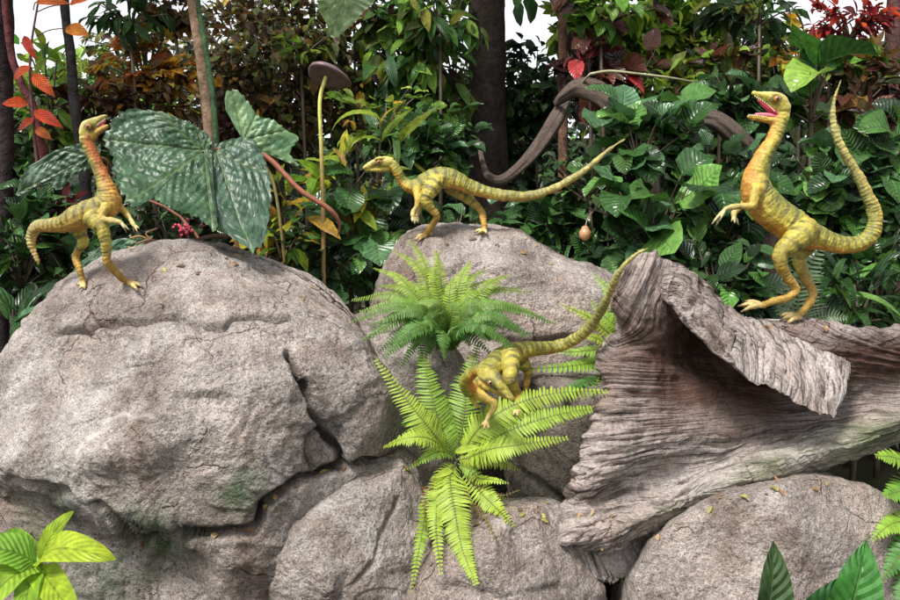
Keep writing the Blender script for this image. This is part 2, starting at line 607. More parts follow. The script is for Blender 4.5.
def rockpaint(cracks=(), moss=(), veins=()):
    def fn(v, px, py):
        c = np.zeros(px.shape + (3,))
        for x, y, r in moss:
            c[..., 0] = np.maximum(c[..., 0], np.exp(-(((px - x) / r) ** 2 + ((py - y) / r) ** 2)))
        for line, wd, k in cracks:
            q = polydist(px + 4 * noise(v, 22, 5), py + 4 * noise(v, 22, 6), line)
            c[..., 1] = np.maximum(c[..., 1], np.exp(-(q / (wd * 0.8)) ** 2) * min(1, k * 0.7))
        for line, wd in veins:
            q = polydist(px + 5 * noise(v, 25, 8), py + 5 * noise(v, 25, 9), line)
            c[..., 2] = np.maximum(c[..., 2], np.exp(-(q / wd) ** 2))
        return c
    return fn


def boulder(label, poly, c, Yrim, front, back, mat, seed, shape=None, cracks=(), moss=(), veins=(), amp=0.03, nt=360, nr=200, e=0.75, name='boulder', crack_d=0.03, f0=2.6, facet_k=.82):
    v, f, col, _ = solid(poly, c, Yrim, front, back, shape, rockdisp(seed, amp, cracks, crack_d, f0), rockpaint(cracks, moss, veins), nt, nr, e, facets=seed, facet_k=facet_k)
    SOLIDS[label] = (v, f)
    loc = np.array([v[:, 0].mean(), v[:, 1].mean(), v[:, 2].min()])
    o = mobj(name, mesh_from(name, v - loc, f, col), mat, None, loc)
    return tag(o, label, 'boulder')


def gau(px, py, x, y, rx, ry):
    return np.exp(-((px - x) / rx) ** 2 - ((py - y) / ry) ** 2)


# -- the big left boulder
def big_shape(px, py):
    y = 0.0
    # overhanging brow: the mass under the line falls back
    line = np.interp(px, [-60, 20, 80, 140, 175, 260], [452, 478, 500, 518, 535, 560])
    y = y + 0.13 * sstep(-6, 30, py - line) * sstep(230, 160, px)
    # upper terrace leans back, lower face steeper
    y = y + 0.15 * sstep(350, 240, py) - 0.03 * gau(px, py, 150, 350, 110, 22)
    # shelf edge along the long crack
    ln = np.interp(px, [40, 90, 150, 220, 290], [330, 322, 318, 325, 318])
    y = y + 0.035 * sstep(2, -8, py - ln) * sstep(320, 270, px)
    # notch with the two dark facets at right
    y = y + 0.085 * gau(px, py, 326, 432, 26, 40) + 0.03 * gau(px, py, 300, 385, 16, 22)
    y = y - 0.05 * gau(px, py, 370, 400, 30, 50) - 0.05 * gau(px, py, 262, 430, 50, 55)
    # broad swellings
    y = y - 0.06 * gau(px, py, 110, 420, 80, 50) - 0.03 * gau(px, py, 235, 350, 60, 30) + 0.04 * gau(px, py, 150, 365, 60, 14)
    y = y + 0.03 * gau(px, py, 200, 400, 45, 14)
    return y


CR_BIG = [([(50, 332), (90, 323), (130, 319), (180, 321), (222, 327), (232, 320), (262, 317), (290, 318)], 2.6, 0.8),
          ([(290, 352), (298, 378), (312, 402), (318, 425), (338, 452), (346, 470)], 3.5, 1.3),
          ([(318, 425), (304, 440), (316, 466)], 2.5, 0.8),
          ([(140, 538), (180, 536), (226, 533), (256, 527), (262, 508), (300, 478), (346, 468), (400, 452)], 4.0, 1.8),
          ([(0, 470), (60, 492), (120, 510), (142, 536)], 3.0, 0.7)]
boulder('huge grey boulder filling the left side, cracked across its top',
        [(-40, 440), (-12, 380), (22, 338), (52, 298), (90, 276), (140, 256), (196, 246), (250, 260), (310, 282), (352, 312), (378, 350), (396, 395),
         (392, 440), (380, 470), (350, 540), (320, 640), (290, 800), (150, 860), (20, 830), (-15, 640), (-30, 520)],
        (175, 470), 2.12, 0.34, 0.50, M_ROCK, 11, big_shape, CR_BIG,
        moss=[(242, 487, 26), (150, 522, 26), (165, 545, 20), (60, 520, 40), (120, 560, 50)],
        veins=[([(70, 485), (78, 460), (90, 432), (112, 412), (135, 420), (160, 415)], 2.6)], amp=0.026, nt=620, nr=340, e=0.62, crack_d=0.040, facet_k=.89)

boulder('rounded grey boulder under the right shoulder of the huge left boulder',
        [(262, 520), (276, 500), (305, 478), (350, 466), (392, 456), (418, 480), (430, 520), (428, 580), (410, 680), (380, 800), (300, 820), (255, 700), (255, 580)],
        (345, 590), 1.98, 0.22, 0.35, M_ROCK, 23, lambda px, py: 0.03 * sstep(560, 480, py), [([(395, 500), (372, 560), (340, 600)], 3, .3)], amp=0.016, nt=360, nr=220, e=0.62)
boulder('low grey boulder with mossy edge beneath the long bottom crack',
        [(141, 560), (150, 545), (190, 538), (240, 534), (262, 545), (272, 580), (268, 660), (250, 800), (180, 820), (145, 720), (138, 620)],
        (205, 620), 1.97, 0.17, 0.30, M_ROCK, 31, None, [([(200, 545), (215, 575), (205, 610)], 3, .6)], moss=[(152, 545, 22), (200, 540, 20)], amp=0.022, nt=300, nr=180, e=0.6)
boulder('grey-pink boulder behind the ferns, with the walking dinosaur on top',
        [(345, 420), (360, 330), (372, 282), (392, 246), (425, 230), (478, 225), (515, 232), (540, 252), (566, 264), (602, 272), (622, 292), (640, 340), (640, 430), (600, 560), (480, 620), (380, 560)],
        (490, 400), 2.72, 0.30, 0.40, M_ROCK_PINK, 43, lambda px, py: 0.10 * sstep(285, 225, py) - 0.03 * gau(px, py, 590, 300, 40, 30),
        [([(470, 330), (520, 345), (575, 340)], 5, .9)], amp=0.028, nt=420, nr=220, e=0.62)
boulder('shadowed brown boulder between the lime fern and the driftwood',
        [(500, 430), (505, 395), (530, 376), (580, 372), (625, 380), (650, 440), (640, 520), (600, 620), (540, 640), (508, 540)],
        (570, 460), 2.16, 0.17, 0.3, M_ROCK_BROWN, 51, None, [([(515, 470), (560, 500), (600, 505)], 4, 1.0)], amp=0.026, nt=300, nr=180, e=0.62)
boulder('weathered grey boulder tucked behind the left side of the ferns',
        [(338, 360), (345, 322), (370, 312), (405, 320), (440, 340), (470, 390), (470, 470), (440, 560), (390, 560), (355, 470)],
        (405, 420), 2.24, 0.12, 0.3, M_ROCK, 57, None, (), amp=0.022, nt=280, nr=160, e=0.62)
boulder('pinkish speckled boulder at bottom centre below the hanging frond',
        [(412, 600), (432, 560), (462, 528), (505, 513), (550, 512), (585, 535), (602, 575), (612, 640), (600, 760), (520, 800), (440, 780), (408, 690)],
        (510, 640), 1.84, 0.20, 0.32, M_ROCK_PINK, 63, None, [([(440, 585), (500, 600), (560, 590)], 5, .25)], amp=0.014, nt=340, nr=200, e=0.62)
boulder('smooth speckled boulder under the driftwood at lower right',
        [(620, 600), (632, 560), (668, 522), (720, 492), (790, 478), (850, 482), (895, 498), (925, 540), (930, 640), (890, 780), (760, 820), (650, 760), (618, 670)],
        (775, 630), 1.92, 0.24, 0.40, M_ROCK_PINK, 71, None, (), amp=0.012, nt=400, nr=220, e=0.62)


# -- driftwood
def wood_uv(px, py, v):
    """x: across the grain, y: along the grain"""
    a = np.arctan2(py - 395, 1040 - px)
    r = np.hypot(py - 395, 1040 - px)
    g1 = a * 42 + 0.25 * noise(v, 7, 91)
    # the upright horn: grain runs up and down
    h = sstep(360, 305, py + 0.25 * (px - 650)) * sstep(745, 690, px)
    g2 = ((px - 640) + 0.45 * (py - 340)) * 0.105 - 5.7 + 0.3 * noise(v, 8, 92)
    return np.stack([g1 * (1 - h) + g2 * h, (r * (1 - h) + (740 - py) * h) * 0.004], -1)


def wood_disp(v, px, py):
    uv = wood_uv(px, py, v)
    q = np.stack([uv[..., 0] * 1.1, uv[..., 1] * 1.3, 0 * px], -1)
    q2 = np.stack([uv[..., 0] * 3.4, uv[..., 1] * 2.2, 0 * px + 5], -1)
    left = 0.5 + 0.4 * sstep(720, 600, px)
    d = 0.010 * left * noise(q, 1.0, 3) + 0.011 * left * (np.abs(noise(q2, 1.0, 4)) ** 0.6 - .5) + 0.02 * fbm(v, 5, 3, 6) + 0.004 * fbm(v, 40, 2, 7)
    return d


def wood_shape(px, py):
    y = -0.16 * sstep(760, 560, px) * sstep(330, 520, py)            # the flared lower left comes forward
    y = y + 0.17 * gau(px, py, 728, 354, 58, 46) + 0.10 * gau(px, py, 790, 385, 60, 40)   # hollow
    low = np.interp(px, [540, 610, 740, 900, 1020], [560, 556, 496, 440, 400])
    y = y - 0.05 * np.exp(-((py - low + 16) / 18.0) ** 2)            # ridge along the lower edge
    y = y + 0.04 * np.exp(-((py - low + 52) / 22.0) ** 2)
    y = y - 0.035 * gau(px, py, 642, 300, 34, 60)
    y = y + 0.02 * gau(px, py, 620, 345, 30, 8)
    y = y + 0.06 * sstep(820, 1000, px)
    return y


def wood_paint(v, px, py):
    c = np.zeros(px.shape + (3,))
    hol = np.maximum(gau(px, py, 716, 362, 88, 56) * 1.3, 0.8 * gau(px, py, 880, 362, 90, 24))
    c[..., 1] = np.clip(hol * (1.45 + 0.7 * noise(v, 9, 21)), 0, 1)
    low = np.interp(px, [540, 610, 740, 900, 1020], [560, 556, 496, 440, 400])
    c[..., 0] = np.exp(-((py - low + 14) / 16.0) ** 2) * sstep(600, 720, px)
    return c


WOOD_POLY = [(553, 552), (560, 520), (578, 470), (588, 430), (602, 385), (608, 350), (622, 330), (618, 296), (622, 264), (650, 251), (668, 258), (690, 278), (720, 312), (768, 328),
             (830, 330), (900, 328), (980, 330), (1030, 345), (1040, 380), (1000, 412), (900, 441), (820, 472), (740, 497), (668, 532), (610, 558), (575, 548)]
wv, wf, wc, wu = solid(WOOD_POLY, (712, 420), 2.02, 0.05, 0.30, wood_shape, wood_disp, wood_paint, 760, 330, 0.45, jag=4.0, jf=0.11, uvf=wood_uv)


def wood_lip():
    """overhanging slab: top rail is the skyline, lower rail hangs forward over the hollow"""
    top = [(664, 268, 1.99), (676, 268, 2.01), (692, 277, 2.03), (714, 297, 2.05), (738, 315, 2.09), (775, 319, 2.15), (812, 318, 2.17), (838, 328, 2.15), (846, 344, 2.11)]
    bot = [(660, 292, 1.96), (672, 306, 1.93), (690, 328, 1.91), (716, 353, 1.89), (744, 374, 1.88), (782, 396, 1.87), (818, 412, 1.87), (835, 414, 1.88), (842, 376, 2.00)]
    n, m = 260, 90
    a = catmull(top, n); b = catmull(bot, n)
    a[:, 1] += (2.5 * fbm(np.stack([a[:, 0], 0 * a[:, 0], 0 * a[:, 0]], -1), 0.16, 3, 41) - 3.5 * np.abs((a[:, 0] * .19 + noise(a * .2, 1.0, 3)) % 1.0)) * sstep(765, 725, a[:, 0])
    b[:, 1] += 6.0 * fbm(np.stack([b[:, 0], 0 * b[:, 0], 0 * b[:, 0]], -1), 0.10, 3, 42)
    A, B = P(a[:, 0], a[:, 1], a[:, 2]), P(b[:, 0], b[:, 1], b[:, 2])
    t = np.linspace(0, 1, m)
    bulge = np.sin(t * math.pi) * 0.022
    fr = A[:, None] * (1 - t)[None, :, None] + B[:, None] * t[None, :, None]
    endj = (0.030 * fbm(np.stack([t * 9, 0 * t, 0 * t], -1), 1.0, 3, 44) - 0.012) [None, :, None] * sstep(.86, 1.0, np.linspace(0, 1, n))[:, None, None]
    fr = fr + endj * unit(np.gradient(fr, axis=0))
    nrm = unit(np.cross(np.gradient(fr, axis=0), np.gradient(fr, axis=1)))
    if nrm[..., 1].mean() > 0:
        nrm = -nrm
    px = a[:, 0][:, None] * (1 - t) + b[:, 0][:, None] * t
    py = a[:, 1][:, None] * (1 - t) + b[:, 1][:, None] * t
    along = np.linspace(0, 1, n)[:, None] + 0 * t[None]
    across = t[None] + 0 * along
    k = sstep(0.45, 0.62, along)
    g = (across * 5.0 + along * 3.0) * (1 - k) + k * ((along - 0.5) * 23 - across * 2.0)
    uv = np.stack([g + 0.35 * noise(fr, 8, 95), (1 - k) * along * 3 + k * across * 0.8], -1)
    q = np.stack([uv[..., 0] * 1.3, uv[..., 1] * 2.2, 0 * g], -1)
    q2 = np.stack([uv[..., 0] * 3.6, uv[..., 1] * 4, 0 * g + 4], -1)
    d = bulge[None] + 0.005 * noise(q, 1, 5) + 0.006 * (np.abs(noise(q2, 1, 6)) ** 0.6 - .5) + 0.012 * fbm(fr, 7, 3, 8)
    ed = np.minimum(np.minimum(t, 1 - t)[None] * m / 10.0, np.minimum(along, 1 - along) * n / 12.0)
    ed = np.sqrt(np.clip(1 - (1 - np.clip(ed, 0, 1)) ** 2, 0, 1))
    f_ = fr + nrm * (d * ed + 0.008 * ed)[..., None]
    b_ = fr - nrm * ((0.012 + 0.006 * fbm(fr, 9, 2, 9)) * ed)[..., None]
    vv = np.concatenate([f_.reshape(-1, 3), b_.reshape(-1, 3)])
    i, j = np.meshgrid(np.arange(n - 1), np.arange(m - 1), indexing='ij')
    q0 = i * m + j
    F = np.stack([q0, q0 + 1, q0 + m + 1, q0 + m], -1).reshape(-1, 4)
    G = (F + n * m)[:, ::-1]
    c = np.zeros((n, m, 3))
    c[..., 1] = 0.6 * np.clip(noise(fr, 6, 12) + 0.25, 0, 1) * (1 - k)
    return vv, np.vstack([F, G]), np.vstack([c.reshape(-1, 3)] * 2), np.vstack([uv.reshape(-1, 2)] * 2)


lv, lf, lc, lu = wood_lip()
SOLIDS['wood'] = (np.vstack([wv, lv]), np.vstack([wf, lf + len(wv)]))
loc = np.array([wv[:, 0].mean(), wv[:, 1].mean(), wv[:, 2].min()])
dw = thing('driftwood_stump', 'large grey weathered driftwood stump with hollow centre and splintered grain', 'driftwood', loc)
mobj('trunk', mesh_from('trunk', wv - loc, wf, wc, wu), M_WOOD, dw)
mobj('overhanging_lip', mesh_from('overhanging_lip', lv - loc, lf, lc, lu), M_WOOD, dw)

BVH = {k: BVHTree.FromPolygons([tuple(x) for x in v], [tuple(q) if q[2] != q[3] else tuple(q[:3]) for q in f.tolist()]) for k, (v, f) in SOLIDS.items()}


def hit(px, py, key=None, default=2.0):
    """world depth where the ray through a pixel meets a rock or the driftwood"""
    o = Vector((0, 0, CAM_Z))
    d = Vector(P(px, py, 1.0)) - o
    best = None
    for k, t in BVH.items():
        if key and key not in k:
            continue
        h = t.ray_cast(o, d.normalized())
        if h[0] is not None and (best is None or h[3] < best[1]):
            best = (h[0].y, h[3])
    return best[0] if best else default


import zlib
# leaves keep clear of these spots: px, py, radius px, up to depth
CLEAR = [(585, 226, 15, 2.78), (590, 212, 10, 2.8), (841, 84, 14, 3.3), (366, 167, 14, 3.3), (110, 118, 10, 2.9)]
# ------------------------------------------------------------------ leaves
def leaf_template(kind, nu, nv, fold=0.25, bend=0.6, wave=0.0):
    """unit leaf: x along (0..1), y across, z up.  Returns verts, faces, uv"""
    u = np.linspace(0, 1, nu + 1)
    v = np.linspace(-1, 1, nv + 1)
    if kind == 'heart':
        w = 0.62 * u ** 0.42 * (1 - u) ** 0.72 * 1.55
    elif kind == 'lance':
        w = 0.17 * np.sin(math.pi * u ** 0.85) ** 0.9
    elif kind == 'ovate':
        w = 0.30 * np.sin(math.pi * u ** 0.75) ** 0.85
    elif kind == 'round':
        w = 0.48 * np.sqrt(np.clip(1 - (2 * u - 1) ** 2, 0, 1))
    elif kind == 'oblong':
        w = 0.17 * np.minimum(1, 3.2 * u + .15) * (1 - u ** 5) ** 0.8
    elif kind == 'strap':
        w = 0.075 * np.minimum(1, 6 * u + .25) * np.minimum(1, (1 - u) * 2.2) ** 0.8
    w = np.maximum(w, 0.006)
    U, V = np.meshgrid(u, v, indexing='ij')
    W = w[:, None]
    y = V * W
    z = fold * np.abs(V) * W + wave * np.sin(U * 11 + V * 2) * np.abs(V) * W
    x = U.copy()
    if bend:
        a = bend * u
        cx = np.concatenate([[0], np.cumsum((np.cos(a[1:]) + np.cos(a[:-1])) / 2 / nu)])
        cz = -np.concatenate([[0], np.cumsum((np.sin(a[1:]) + np.sin(a[:-1])) / 2 / nu)])
        x = cx[:, None] + z * np.sin(a)[:, None]
        z = cz[:, None] + z * np.cos(a)[:, None]
    vt = np.stack([x + 0 * y, y, z], -1).reshape(-1, 3)
    i, j = np.meshgrid(np.arange(nu), np.arange(nv), indexing='ij')
    a = i * (nv + 1) + j
    f = np.stack([a, a + nv + 1, a + nv + 2, a + 1], -1).reshape(-1, 4)
    return vt, f, np.stack([U, V], -1).reshape(-1, 2)


def palm_template(lobes=5, spread=2.4, kind='ovate', bend=0.5):
    vs, fs, us, n = [], [], [], 0
    for k in range(lobes):
        a = -spread / 2 + spread * k / (lobes - 1)
        L = 1.0 - 0.32 * abs(a) / (spread / 2)
        v, f, u = leaf_template(kind, 4, 2, 0.2, bend)
        v = v * L
        v = v @ np.array([[math.cos(a), math.sin(a), 0], [-math.sin(a), math.cos(a), 0], [0, 0, 1]])
        v[:, 2] += 0.004 * k
        vs.append(v); fs.append(f + n); us.append(u); n += len(v)
    return np.vstack(vs), np.vstack(fs), np.vstack(us)


TEMPL = {
    'heart': [leaf_template('heart', 6, 4, f, b, w) for f, b, w in ((.25, .7, .1), (.45, 1.1, .15), (.1, .3, .2))],
    'ovate': [leaf_template('ovate', 5, 2, f, b, w) for f, b, w in ((.3, .6, .1), (.5, 1.1, .2), (.15, .2, .1))],
    'lance': [leaf_template('lance', 5, 2, f, b, w) for f, b, w in ((.4, .6, .1), (.5, 1.2, .2), (.3, .2, .1))],
    'small': [leaf_template('ovate', 3, 2, f, b, 0) for f, b in ((.3, .5), (.5, .9))],
    'strap': [leaf_template('strap', 8, 2, f, b, 0.0) for f, b in ((.5, 1.3), (.4, .8), (.5, 1.9))],
    'palm': [palm_template(5, 2.5, 'ovate', .5), palm_template(7, 3.4, 'lance', .6)],
    'maple': [palm_template(5, 2.9, 'ovate', .4), palm_template(5, 2.6, 'ovate', .8)],
}


def scatter(mb, pos, axis, nrm, length, kind, cols):
    """put one leaf per row into the builder"""
    n = len(pos)
    ax = unit(axis)
    y = unit(np.cross(nrm, ax))
    z = np.cross(ax, y)
    pick = rng.integers(0, len(TEMPL[kind]), n)
    for t in range(len(TEMPL[kind])):
        m = pick == t
        if not m.any():
            continue
        v, f, u = TEMPL[kind][t]
        L = np.broadcast_to(length, (n,))[m][:, None, None]
        V = pos[m][:, None] + L * (v[None, :, :1] * ax[m][:, None] + v[None, :, 1:2] * y[m][:, None] + v[None, :, 2:] * z[m][:, None])
        k = m.sum()
        F = (f[None] + (np.arange(k) * len(v))[:, None, None]).reshape(-1, 4)
        mb.add(V.reshape(-1, 3), F, np.repeat(cols[m], len(v), 0), np.tile(u, (k, 1)))


PAL = {
    'deep': [(0.014, 0.042, 0.012), (0.026, 0.074, 0.017), (0.045, 0.115, 0.027)],
    'green': [(0.028, 0.088, 0.018), (0.055, 0.145, 0.026), (0.11, 0.25, 0.045), (0.065, 0.15, 0.06)],
    'fresh': [(0.08, 0.22, 0.03), (0.16, 0.34, 0.04), (0.26, 0.43, 0.06)],
    'lime': [(0.14, 0.28, 0.02), (0.26, 0.40, 0.03), (0.38, 0.48, 0.05)],
    'olive': [(0.06, 0.09, 0.014), (0.12, 0.15, 0.025), (0.19, 0.19, 0.03)],
    'bronze': [(0.05, 0.024, 0.010), (0.11, 0.05, 0.016), (0.17, 0.085, 0.02), (0.07, 0.05, 0.015)],
    'maroon': [(0.035, 0.010, 0.012), (0.075, 0.018, 0.018), (0.11, 0.03, 0.02)],
    'orange': [(0.55, 0.15, 0.015), (0.62, 0.26, 0.02), (0.40, 0.10, 0.015)],
    'gold': [(0.60, 0.32, 0.02), (0.66, 0.44, 0.04), (0.45, 0.20, 0.02)],
    'red': [(0.50, 0.035, 0.015), (0.62, 0.09, 0.02), (0.30, 0.02, 0.015)],
    'crimson': [(0.20, 0.012, 0.02), (0.36, 0.025, 0.03), (0.12, 0.012, 0.016)],
    'croton': [(0.30, 0.38, 0.03), (0.55, 0.50, 0.05), (0.08, 0.20, 0.03), (0.50, 0.30, 0.03)],
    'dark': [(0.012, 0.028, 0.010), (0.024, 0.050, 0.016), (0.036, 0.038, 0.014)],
}


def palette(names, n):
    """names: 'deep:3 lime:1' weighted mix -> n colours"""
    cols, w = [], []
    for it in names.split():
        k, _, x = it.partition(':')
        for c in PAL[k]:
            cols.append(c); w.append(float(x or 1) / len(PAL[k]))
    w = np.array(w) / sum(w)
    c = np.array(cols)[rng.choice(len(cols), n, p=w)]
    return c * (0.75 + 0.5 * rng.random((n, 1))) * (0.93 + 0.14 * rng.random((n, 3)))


def shrub(name, label, cat, ctr, half, Y, kind, Lpx, pal, n, twigs=14, depth=None, mat=None, droop=0.2, group=None, stemcol=(0.07, 0.05, 0.03), face=0.5, base=None, stem_r=0.006, spreadleaf=0.55):
    """a bush: stems from one foot out into an ellipsoid, leaves along the outer stems"""
    global rng
    rng = np.random.default_rng(zlib.crc32(label.encode()))
    s = S(Y)
    C = P(ctr[0], ctr[1], Y)
    rx, rz = half[0] * s, half[1] * s
    ry = depth if depth else min(rx, rz) * 0.8
    if base is None:
        bx = C[0] + 0.25 * rx * (rng.random() - .5)
        base = np.array([bx, Y, float(ground_z(bx, Y)) - 0.02])
    base = np.asarray(base, float)
    root = thing(name, label, cat, base, group)
    st, fo = MB(), MB()
    per = max(2, n // twigs)
    hub = np.array([C[0], C[1], max(base[2] + 0.05, C[2] - rz * 0.8)])
    tr = catmull([base, base * .5 + hub * .5 + np.array([.02, .01, 0]), hub], 6)
    st.tube(tr, np.linspace(stem_r * 1.8, stem_r * 1.3, 6), 6, stemcol)
    for k in range(twigs):
        d = unit(rng.normal(size=3))
        e = C + d * np.array([rx, ry, rz]) * (0.55 + 0.45 * rng.random() ** 0.5)
        mid = hub * 0.45 + e * 0.55 + np.array([0, 0, 0.18 * rz]) * rng.random()
        q = catmull([hub, mid, e], 10)
        st.tube(q, np.linspace(stem_r, stem_r * 0.35, 10), 5, stemcol)
        t = 0.25 + 0.75 * rng.random(per) ** 0.7
        ii = np.clip((t * 9).astype(int), 0, 8)
        fr = (t * 9 - ii)[:, None]
        p = q[ii] * (1 - fr) + q[ii + 1] * fr
        L = Lpx * s * (0.45 + 0.85 * rng.random(per) ** 1.3)
        p = p + rng.normal(size=(per, 3)) * np.array([rx, ry, rz]) * 0.10
        tang = unit(q[ii + 1] - q[ii])
        ax = unit(tang * 0.5 + rng.normal(size=(per, 3)) * spreadleaf + d * 0.35 + np.array([0, -0.25, -droop]))
        nr = unit(np.array([0, -face, 1.0]) + rng.normal(size=(per, 3)) * 0.42 + 0.25 * d)
        cc = palette(pal, per)
        tipx, tipy = proj(p + ax * L[:, None] * .55)
        keep = np.ones(per, bool)
        for X_, Y_, r_, d_ in CLEAR:
            keep &= ~((np.hypot(tipx - X_, tipy - Y_) < r_ + .42 * L / s) & (p[:, 1] < d_))
        if keep.any():
            scatter(fo, p[keep], ax[keep], nr[keep], L[keep], kind, cc[keep])
    part('stem', st, M_STALK, root)
    part('foliage', fo, mat or M_LEAF, root)
    return root


# ------------------------------------------------------------------ ferns
def frond(root, pts, width, pairs, col, norm=(0, -0.75, 0.65), curl=0.25, slim=0.29, prof=None, nm='frond', stalkcol=(0.16, 0.18, 0.04), wav=0.0, bare=0.08):
    """pts: world polyline of the midrib.  width: half width (m) of the blade"""
    q = catmull(pts, pairs * 2 + 1)
    mb = MB()
    n = len(q)
    mb.tube(q, np.linspace(0.0022, 0.0007, n), 5, stalkcol)
    T = unit(np.gradient(q, axis=0))
    L = np.linalg.norm(np.diff(q, axis=0), axis=1).sum()
    step = L / pairs
    t = np.linspace(bare, 0.995, pairs)
    if prof is None:
        wp = np.minimum(1, (t - bare) * 3.2 + 0.55) * np.clip((1.04 - t) * 1.5, 0.1, 1) ** 0.75
    else:
        wp = prof(t)
    N0 = unit(np.asarray(norm, float))
    v0, f0, u0 = leaf_template('strap', 5, 2, 0.25, 0.0)
    # rounded oblong pinna
    u = np.linspace(0, 1, 6)
    w = np.array([0.75, 1.0, 0.95, 0.82, 0.55, 0.05])
    for sgn in (-1, 1):
        idx = t * (n - 1)
        i = np.clip(idx.astype(int), 0, n - 2)
        fr = (idx - i)[:, None]
        p = q[i] * (1 - fr) + q[i + 1] * fr
        tt = unit(T[i] * (1 - fr) + T[i + 1] * fr)
        side = unit(np.cross(tt, N0)) * sgn
        up = np.cross(side, tt) * sgn
        up = unit(up + 1e-6)
        ln = width * wp * (0.9 + 0.2 * rng.random(pairs))
        ax = unit(side + tt * (0.30 + 0.1 * rng.random((pairs, 1))) + up * (rng.random((pairs, 1)) - .35) * 0.35)
        wd = np.minimum(step * slim * 1.3, ln * 0.3)
        ac = unit(np.cross(up, ax))
        z = np.cross(ax, ac)
        V = []
        for k in range(6):
            dropz = -curl * u[k] ** 2 + wav * math.sin(k * 2.1)
            c = p + ax * (ln * u[k])[:, None] + z * (ln * dropz)[:, None]
            for s_, zz in ((-1, 0.22), (0, 0), (1, 0.22)):
                V.append(c + ac * (wd * w[k] * s_)[:, None] + z * (wd * w[k] * zz)[:, None])
        V = np.stack(V, 1)
        a = np.arange(5)[:, None] * 3 + np.arange(2)[None]
        F = np.stack([a, a + 3, a + 4, a + 1], -1).reshape(-1, 4)
        F = (F[None] + (np.arange(pairs) * 18)[:, None, None]).reshape(-1, 4)
        uv = np.stack([np.repeat(u, 3), np.tile([-1, 0, 1], 6)], -1)
        c = np.asarray(col, float) * (0.85 + 0.3 * rng.random((pairs, 1)))
        tip = np.repeat(np.linspace(0.92, 1.12, 6), 3)[None, :, None]
        c = np.clip(c[:, None] * tip, 0, 1)
        mb.add(V.reshape(-1, 3), F, c.reshape(-1, 3), np.tile(uv, (pairs, 1)))
    return part(nm, mb, M_FERN, root)


def pxline(pts, y0, y1, arch=0.0):
    p = np.asarray(pts, float)
    t = np.linspace(0, 1, len(p))
    Y = y0 + (y1 - y0) * t - arch * np.sin(t * math.pi)
    Y = np.array([min(a, hit(x, y, 'boulder', 9.0) - .035 * min(1, 3 * q_)) for a, x, y, q_ in zip(Y, p[:, 0], p[:, 1], t)])
    return P(p[:, 0], p[:, 1], Y)


LIMEF = (0.34, 0.46, 0.045)
MIDF = (0.24, 0.40, 0.04)
DKF = (0.07, 0.20, 0.035)

# the lime fern in the middle
b0 = P(455, 462, 1.93)
fern = thing('fern', 'bright lime fern with long drooping fronds in the gap between the boulders', 'fern', b0)
for pts, y1, wpx, pairs, cc, nn, arch in [
    ([(452, 460), (432, 432), (408, 402), (376, 360)], 1.98, 20, 30, LIMEF, (0.4, -0.8, .45), .06),
    ([(455, 458), (438, 418), (428, 380), (420, 345)], 2.05, 20, 26, MIDF, (0.2, -0.9, .3), .05),
    ([(458, 456), (464, 415), (468, 380), (478, 346)], 2.08, 23, 27, MIDF, (0.0, -1, .15), .03),
    ([(452, 458), (432, 440), (408, 438), (384, 447)], 1.86, 14, 26, LIMEF, (0, -0.6, .8), .06),
    ([(460, 458), (478, 430), (508, 408), (552, 394), (607, 391)], 1.96, 22, 40, LIMEF, (0, -0.7, .7), .03),
    ([(460, 460), (490, 440), (528, 424), (566, 413), (604, 408)], 1.96, 17, 34, (0.30, 0.45, .035), (0, -0.8, .6), .05),
    ([(460, 462), (488, 450), (520, 445), (567, 438)], 1.86, 17, 30, LIMEF, (0, -0.7, .7), .06),
    ([(456, 462), (450, 478), (455, 512), (462, 548), (476, 584)], 1.74, 19, 36, LIMEF, (0, -1, .25), .10),
    ([(452, 466), (440, 490), (436, 525), (441, 574)], 1.78, 13, 28, LIMEF, (0, -1, .2), .06),
    ([(450, 468), (430, 500), (420, 545), (411, 592)], 1.84, 10, 26, (0.28, 0.44, .03), (-.2, -1, .2), .05),
    ([(462, 466), (478, 478), (492, 480), (508, 483)], 1.82, 8, 14, LIMEF, (0, -.6, .8), .03),
    ([(462, 468), (482, 494), (496, 508), (513, 526)], 1.82, 13, 20, LIMEF, (0, -.9, .4), .06),
    ([(458, 464), (470, 470), (490, 492), (508, 500)], 1.88, 8, 16, MIDF, (0, -.9, .5), .03),
    ([(456, 460), (446, 440), (442, 420), (444, 396)], 2.00, 17, 20, MIDF, (0.1, -1, .2), .04),
    ([(458, 460), (474, 440), (486, 424), (500, 412)], 2.02, 15, 20, MIDF, (0, -.9, .5), .02),
    ([(454, 458), (440, 452), (425, 458), (405, 470)], 1.86, 9, 18, MIDF, (0, -.6, .8), .04),
    ([(456, 460), (476, 458), (500, 462), (520, 470)], 1.9, 11, 18, (0.34, .42, .05), (0, -.8, .6), .04),
    ([(452, 456), (428, 428), (414, 420), (398, 425)], 1.98, 12, 18, DKF, (0, -.8, .6), .02),
]:
    frond(fern, pxline(pts, 1.93, y1, arch), wpx * S(1.92), int(pairs * 1.3), cc, nn, slim=.24 if y1 > 1.97 else .30, wav=.04, curl=.1 + .4 * rng.random())

